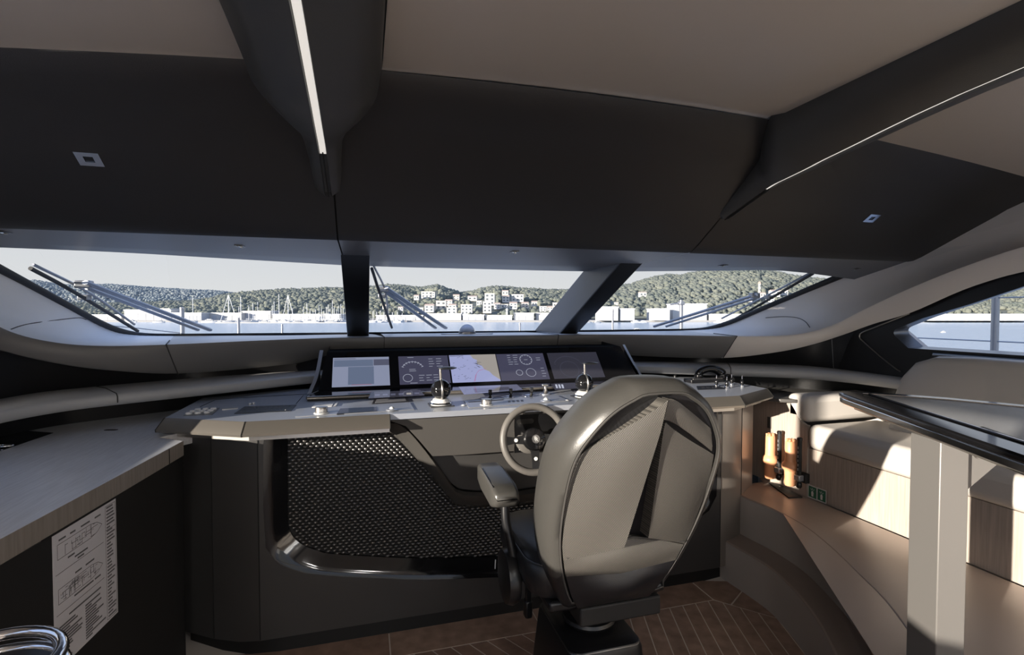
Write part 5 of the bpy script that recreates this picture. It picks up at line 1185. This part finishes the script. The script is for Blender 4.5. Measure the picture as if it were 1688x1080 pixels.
# ------------------------------------------------------------------ houses on the hill
def on_hill(px, py, rails=r2):
    """hill point seen at this pixel"""
    f = (px - pxs[0]) / 20; j = int(f); fx = f - j; best = None
    for i in range(len(rails) - 2):
        for q in range(5):
            p = rails[i][j].lerp(rails[i][j + 1], fx).lerp(rails[i + 1][j].lerp(rails[i + 1][j + 1], fx), q / 5)
            d = (p - CAM).dot(FWD); yy = 540 - F * (p - CAM).dot(UP) / d; e_ = abs(yy - py)
            if best is None or e_ < best[0]: best = (e_, p, d)
    return best[1], best[2]
def house(px, py, wpx, hpx, label, mat='housew', roof='roofred', rows=2, flat_roof=True, name='house', group=None, cat='house'):
    p, d = on_hill(px, py); p = p - f0 * 14; d -= 14
    w = wpx * 1.15 / F * d; h = hpx * 1.2 / F * d; p = p + V(0, 0, -1)
    t = thing(name, label, cat, p, group=group)
    M = Matrix((RGT, f0, V(0, 0, 1))).transposed()
    def bx_(nm, x0, x1, y0, y1, z0, z1, mt): return box(nm, p + M @ V((x0 + x1) / 2, (y0 + y1) / 2, (z0 + z1) / 2), (x1 - x0, y1 - y0, z1 - z0), mt, t, 0, rot=M)
    bx_('walls', -w / 2, w / 2, 0, w * .8, 0, h + 1, G[mat])
    if flat_roof: bx_('roof', -w / 2 - .3, w / 2 + .3, -.3, w * .8 + .3, h + 1, h + 1.5, G['housec'])
    else:
        vs = [p + M @ V(*q) for q in ((-w / 2 - .4, -.4, h + 1), (w / 2 + .4, -.4, h + 1), (w / 2 + .4, w * .8 + .4, h + 1), (-w / 2 - .4, w * .8 + .4, h + 1), (-w / 2, w * .4, h + 1 + h * .3), (w / 2, w * .4, h + 1 + h * .3))]
        mesh('roof', vs, [(0, 1, 5, 4), (2, 3, 4, 5), (0, 4, 3), (1, 2, 5)], G[roof], t)
    nc = max(2, int(wpx / 5))
    for r in range(rows):
        for c_ in range(nc):
            x = -w / 2 + w * (c_ + .5) / nc; z = 1 + h * (r + .5) / rows; bx_('window', x - w / nc * .22, x + w / nc * .22, -.15, .05, z - h / rows * .25, z + h / rows * .22, G['bglass'])
    return t
HS = [(707, 491, 16, 8, 0), (690, 494, 7, 5, 1), (715, 490, 8, 6, 0), (730, 509, 14, 11, 0), (742, 503, 10, 6, 1), (748, 511, 11, 7, 1), (754, 495, 9, 6, 1), (711, 513, 13, 8, 1), (697, 514, 8, 5, 0), (747, 518, 14, 8, 0), (771, 517, 16, 13, 0), (780, 495, 13, 5, 1), (791, 503, 7, 5, 0), (808, 503, 14, 15, 0), (804, 516, 12, 14, 0), (820, 508, 9, 6, 1), (834, 498, 10, 7, 1), (832, 508, 10, 5, 0), (846, 508, 11, 7, 1), (853, 497, 17, 9, 0), (865, 507, 10, 6, 1), (880, 504, 8, 5, 1), (894, 513, 10, 6, 0), (905, 514, 8, 6, 1), (833, 487, 9, 5, 1), (915, 506, 9, 5, 0), (1055, 489, 10, 5, 1), (1012, 503, 5, 3, 0), (1260, 497, 9, 6, 0), (1268, 488, 12, 7, 1), (1247, 490, 8, 5, 1), (1225, 497, 8, 4, 1), (1283, 486, 8, 5, 0), (665, 512, 7, 4, 1), (640, 508, 7, 4, 1), (683, 508, 7, 4, 0)]
ORD = ['first', 'second', 'third', 'fourth', 'fifth', 'sixth', 'seventh', 'eighth', 'ninth', 'tenth', 'eleventh', 'twelfth', 'thirteenth', 'fourteenth', 'fifteenth', 'sixteenth', 'seventeenth', 'eighteenth', 'nineteenth', 'twentieth']
HS.sort()
cnt = {}
for k, (px, py, w, h, rf) in enumerate(HS):
    where = 'on the wooded hill behind the middle pane' if px < 960 else 'on the wooded hill behind the right pane'
    key = (rf, px < 960); cnt[key] = cnt.get(key, 0) + 1
    house(px, py, w, h, 'white %s villa %s, %s such from left' % ('flat-roofed' if rf == 0 else 'pitched-roof', where, ORD[cnt[key] - 1]), 'housew' if k % 4 else 'housec', flat_roof=(rf == 0), rows=1 if h < 6 else (2 if h < 12 else 3), group='hillside villas, %s, %s' % ('flat roofs' if rf == 0 else 'pitched roofs', 'middle' if px < 960 else 'right'))
house(1242, 483, 2.5, 11, 'slim white church tower on the hill at right', 'housew', rows=2, flat_roof=False, name='church_tower', cat='tower')
# tree cover: rounded crowns over the hills
def crowns(name, rails, count, size, mat, label, seed, pxr=(-60, 1760)):
    rnd = random.Random(seed); vs = []; fs = []
    ico = [(0, 0, 1), (.89, 0, .45), (.28, .85, .45), (-.72, .53, .45), (-.72, -.53, .45), (.28, -.85, .45), (.72, .53, -.45), (-.28, .85, -.45), (-.89, 0, -.45), (-.28, -.85, -.45), (.72, -.53, -.45)]
    icf = [(0, 1, 2), (0, 2, 3), (0, 3, 4), (0, 4, 5), (0, 5, 1), (1, 6, 2), (2, 7, 3), (3, 8, 4), (4, 9, 5), (5, 10, 1), (6, 7, 2), (7, 8, 3), (8, 9, 4), (9, 10, 5), (10, 6, 1)]
    nr = len(rails) - 2
    for k in range(count):
        px = rnd.uniform(*pxr); f = (px - pxs[0]) / 20; j = int(f); fx = f - j; t = rnd.random() ** .8 * nr * .97 + .2; i = min(nr - 1, int(t)); ft = min(1, t - i)
        p = rails[i][j].lerp(rails[i][j + 1], fx).lerp(rails[i + 1][j].lerp(rails[i + 1][j + 1], fx), ft)
        dd = (p - CAM).dot(FWD); yy = 540 - F * (p - CAM).dot(UP) / dd
        if any(abs(px - a_) < w_ / 2 + 4 and b_ - h_ - 3 < yy < b_ + 5 for a_, b_, w_, h_, q_ in HS): continue
        s = size * rnd.uniform(.55, 1.35); b0 = len(vs); sz = rnd.uniform(.7, 1.25); ro = rnd.uniform(0, 6.28); co_, si_ = math.cos(ro), math.sin(ro)
        for x, y, z in ico: vs.append(V(p.x + (x * co_ - y * si_) * s, p.y + (x * si_ + y * co_) * s, p.z + s * .35 + z * s * sz))
        fs += [tuple(b0 + q for q in f_) for f_ in icf]
    me = bpy.data.meshes.new(name); me.from_pydata([tuple(v) for v in vs], [], fs); me.update(); me.materials.append(mat)
    for p in me.polygons: p.use_smooth = True
    o = bpy.data.objects.new(name, me); COL.objects.link(o); return tag(o, label, 'trees', kind='stuff')
crowns('woodland', r2, 34000, 2.9, G['treem'], 'dense trees covering the harbour hillside', 11)
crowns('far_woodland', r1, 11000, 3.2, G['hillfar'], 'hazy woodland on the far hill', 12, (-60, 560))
# ------------------------------------------------------------------ harbour sheds along the quay
def shed(px0, px1, pytop, dep, label, mat='dockw', depth=18, name='harbour_shed', bays=0, roofh=0, cat='shed', dark=None):
    x0 = (px0 - 844) / F * dep; x1 = (px1 - 844) / F * dep; z1 = hz(pytop, dep); z0 = -5.0
    c = f0 * dep + RGT * ((x0 + x1) / 2); t = thing(name, label, cat, (c.x, c.y, z0)); M = Matrix((RGT, f0, V(0, 0, 1))).transposed(); w = x1 - x0; h = z1 - z0
    def bx_(nm, a0, a1, b0, b1, c0, c1, mt): return box(nm, V(c.x, c.y, z0) + M @ V((a0 + a1) / 2, (b0 + b1) / 2, (c0 + c1) / 2), (a1 - a0, b1 - b0, c1 - c0), mt, t, 0, rot=M)
    bx_('walls', -w / 2, w / 2, 0, depth, 0, h, G[mat]); bx_('roof', -w / 2 - .5, w / 2 + .5, -.5, depth + .5, h, h + .8 + roofh, G['hull'])
    for k in range(bays):
        a = -w / 2 + w * (k + .5) / bays; bx_('door', a - w / bays * .28, a + w / bays * .28, -.2, .1, 0, h * .7, G[dark or 'hullgrey'])
    return t
shed(205, 282, 512, 470, 'long white quay building behind the left wiper', bays=6)
shed(284, 332, 517, 462, 'dark glazed quay building left of the sailboats', 'hullgrey', bays=8); shed(245, 280, 510, 492, 'white hall with flat roof behind the left wiper arms', depth=14)
shed(334, 398, 517, 475, 'low white boatyard hall behind the tall masts', bays=5); shed(400, 446, 514, 482, 'low white hall with shallow roof among the masts', bays=4); shed(450, 560, 519, 480, 'long low white quay shed behind the dense masts', bays=9)
shed(700, 760, 518, 470, 'long white warehouse on the quay below the villas', bays=0); shed(620, 697, 521, 470, 'low white quay wall building near the upright mullion', bays=6); shed(763, 798, 520, 468, 'pale grey quay block in the middle of the harbour', 'hullgrey', bays=3); shed(801, 844, 521, 470, 'low white quay block right of the grey block', bays=4)
shed(847, 880, 517, 466, 'white warehouse with square doors near slanting mullion', bays=3); shed(884, 935, 517, 470, 'white warehouse touching the slanting mullion', bays=2)
shed(987, 1019, 507, 440, 'white cylindrical-looking boat shed left of the travel lift', 'dockw'); shed(1022, 1046, 510, 442, 'white boat shed with tall dark door', bays=1); shed(1075, 1104, 510, 445, 'white square boat shed left of the big hall'); shed(1109, 1165, 502, 455, 'biggest white boat hall behind the post with crossarm')
shed(1170, 1240, 519, 455, 'low white sheds behind the right wiper', bays=7); shed(1540, 1720, 519, 430, 'white harbour front seen through the side window', bays=14); shed(90, 200, 520, 470, 'low white quay buildings at the left pane edge', bays=6)
# ------------------------------------------------------------------ boats
def hullmesh(c, L, Wd_, H, ang, mat, par, name='hull'):
    M = Matrix((RGT, f0, V(0, 0, 1))).transposed() @ RZ(ang); st = [(-.5, .75), (-.3, .95), (0, 1), (.25, .85), (.42, .4), (.5, .02)]
    R = [[c + M @ V(a * L, s * b * Wd_ / 2, z) for a, b in st] for s, z in ((-1, H), (-.7, 0), (.7, 0), (1, H))]
    vs, fs = grid(R + [R[0]]); return mesh(name, vs, fs, mat, par)
def sailboat(px, pytop, dep, label, group, wpx=9, boom=True, stays=False, ang=.4, r=.11):
    b = cpt(px, dep, ZS); t = thing('sailboat', label, 'sailboat', b, group=group); L = wpx / F * dep
    hullmesh(b + V(0, 0, .0), max(L, 7), 2.6, 1.5, ang, G['hull'], t); box('cabin', b + V(0, 0, 1.8), (max(L, 7) * .4, 1.6, .8), G['dockw'], t, .1, rot=RZ(-TH + ang))
    top = cpt(px, dep, hz(pytop, dep)); cyl('mast', b + V(0, 0, 1.4), top, r, G['mast'], t, n=6)
    if boom: tube('boom', [b + V(0, 0, 3.0), b + V(0, 0, 3.0) - RGT * max(L, 7) * .38], .10, G['mast'], t, n=5)
    if stays:
        for s in (-1, 1): tube('stay', [top, b + RGT * s * L * .75 + V(0, 0, 1.4)], r * .55, G['mast'], t, n=4)
        for k in (.45, .7): tube('spreader', [b.lerp(top, k) - RGT * L * .12, b.lerp(top, k) + RGT * L * .12], .07, G['mast'], t, n=4)
sailboat(377, 486, 430, 'tallest sailing yacht with raked stays left of the upright mullion', 'tall yachts', 18, True, True, r=.30); sailboat(397, 489, 435, 'tall bare mast next to the yacht with raked stays', 'tall yachts', 12, r=.24); sailboat(318, 491, 430, 'lone tall mast right of the left rail post', 'tall yachts', 11, r=.18)
sailboat(460, 485, 450, 'thin tall mast just left of the second yacht with raked stays', 'tall yachts', 10, r=.17); sailboat(475, 486, 432, 'second yacht with raked stays, nearer the upright mullion', 'tall yachts', 14, True, True, r=.26)
rnd = random.Random(21)
for px, py in sorted([(394, 505), (410, 503), (417, 500), (425, 498), (449, 502), (452, 497), (500, 506), (506, 500), (511, 509), (516, 512), (520, 510), (526, 503), (530, 507), (534, 513), (538, 506), (541, 502), (544, 509), (548, 495), (551, 506), (555, 510), (558, 505), (562, 501), (566, 508), (482, 508), (615, 513), (621, 514), (627, 512), (633, 515), (640, 513), (647, 515), (655, 514), (663, 516)]):
    seg = 'in the cluster left of the upright mullion' if px > 495 and px < 600 else ('right of the upright mullion' if px > 600 else 'between the two tall yachts')
    cnt[seg] = cnt.get(seg, 0) + 1
    sailboat(px, py, rnd.uniform(425, 450), 'small sailboat with bare mast %s, %s from left' % (seg, ORD[cnt[seg] - 1]), 'moored sailboats ' + seg, 7, ang=rnd.uniform(-.6, 1.2), r=.15)
def motorboat(px, dep, wpx, label, group, ang=.3, z=ZS):
    b = cpt(px, dep, z); t = thing('motorboat', label, 'motorboat', b, group=group); L = wpx / F * dep; hullmesh(b, L, L * .3, L * .13, ang, G['hull'], t)
    M = RZ(-TH + ang); box('cabin', b + V(0, 0, L * .17), (L * .5, L * .2, L * .09), G['dockw'], t, L * .01, rot=M); box('window_band', b + V(0, 0, L * .175), (L * .42, L * .205, L * .035), G['bglass'], t, 0, rot=M); box('flybridge', b + V(0, 0, L * .24) , (L * .28, L * .16, L * .05), G['hull'], t, L * .008, rot=M)
for k, (px, w) in enumerate([(215, 22), (262, 18), (300, 20), (345, 24), (362, 14), (408, 20), (436, 18), (468, 22), (490, 18), (518, 16), (545, 18)]):
    motorboat(px, rnd.uniform(405, 428), w, 'white motor yacht moored along the marina in left pane, %s from left' % ORD[k], 'motor yachts, left pane', rnd.uniform(-.5, .5))
for k, (px, w) in enumerate([(970, 12), (985, 14), (1048, 16), (1060, 14), (1185, 16), (1200, 18), (1215, 16)]): motorboat(px, rnd.uniform(405, 428), w, 'white motor boat below the sheds in right pane, %s from left' % ORD[k], 'motor boats, right pane', rnd.uniform(-.4, .4))
motorboat(1050, 230, 17, 'grey workboat alone on the water in the right pane', None, .2); motorboat(1556, 210, 10, 'tiny boat alone on the water through the side window', None, .1)
dk = thing('pontoon', 'low grey pontoon in front of the moored sailboats', 'pontoon', cpt(460, 395, ZS)); M = Matrix((RGT, f0, V(0, 0, 1))).transposed()
box('deck', cpt(465, 395, ZS + .5), (100, 3, .9), G['concrete'], dk, 0, rot=M @ RZ(.03)); box('edge_beam', cpt(465, 393.4, ZS + .35), (100, .4, .5), G['hullgrey'], dk, 0, rot=M @ RZ(.03))
t = thing('mast_tower', 'slim lattice signal mast on the quay in the middle pane', 'mast', cpt(835, 460, -5)); cyl('pole', cpt(834.6, 460, -5), cpt(834.6, 460, hz(509, 460)), .25, G['mast'], t, n=6); cyl('pole', cpt(836.4, 460, -5), cpt(836.4, 460, hz(509, 460)), .25, G['mast'], t, n=6)
for k in range(6): tube('brace', [cpt(834.6, 460, -3 + k * 2), cpt(836.4, 460, -2 + k * 2)], .15, G['mast'], t, n=4)
# ------------------------------------------------------------------ fine pieces become sub-parts of the part that carries them
SUB = {'button': 'plate', 'key': 'plate', 'touch_key': 'plate', 'trackball': 'trackball_ring', 'knob': 'knob_ring', 'crown': 'neck', 'printed_mark': 'tube', 'blade_spine': 'blade', 'window': 'walls', 'door': 'walls', 'window_band': 'cabin',
       'plinth_edge': 'glass_plinth', 'desktop_seam': 'desktop', 'collar_ring': 'collar', 'emblem': 'emblem_disc', 'lettering': 'plate', 'badge': 'plate', 'key_slot': 'plate', 'pull_slot': 'tabletop', 'woven_inlay': 'tabletop', 'inlay_edge': 'tabletop',
       'bolt': 'gusset', 'pedestal_edge': 'pedestal', 'edge_band': 'countertop', 'edge_joint': 'countertop', 'door_gap': 'cabinet', 'deck_outline': 'sheet', 'plan_lettering': 'sheet', 'plan_border': 'sheet', 'gauge_print': 'screen', 'dial_print': 'screen',
       'chart_land': 'screen', 'chart_track': 'screen', 'chart_soundings': 'screen', 'page_block': 'screen', 'title_bar': 'screen', 'status_line': 'screen', 'radar_rings': 'screen', 'lamp_symbol': 'green_field', 'ray_mark': 'green_field', 'cord': 'handset',
       'disc_mark': 'recline_disc', 'screw': 'vent_plate', 'vent_slot': 'shelf_top', 'stitched_joint': 'cover', 'icon_key': 'base_plate', 'lit_key': 'base_plate', 'key_face': 'key_frame'}
base = lambda n: n.split('.')[0]
for root in [o for o in bpy.data.objects if o.parent is None and o.type == 'EMPTY']:
    kids = list(root.children); first = {}
    for k in kids: first.setdefault(base(k.name), k)
    for k in kids:
        p = first.get(SUB.get(base(k.name)))
        if p is not None and p is not k: k.parent = p
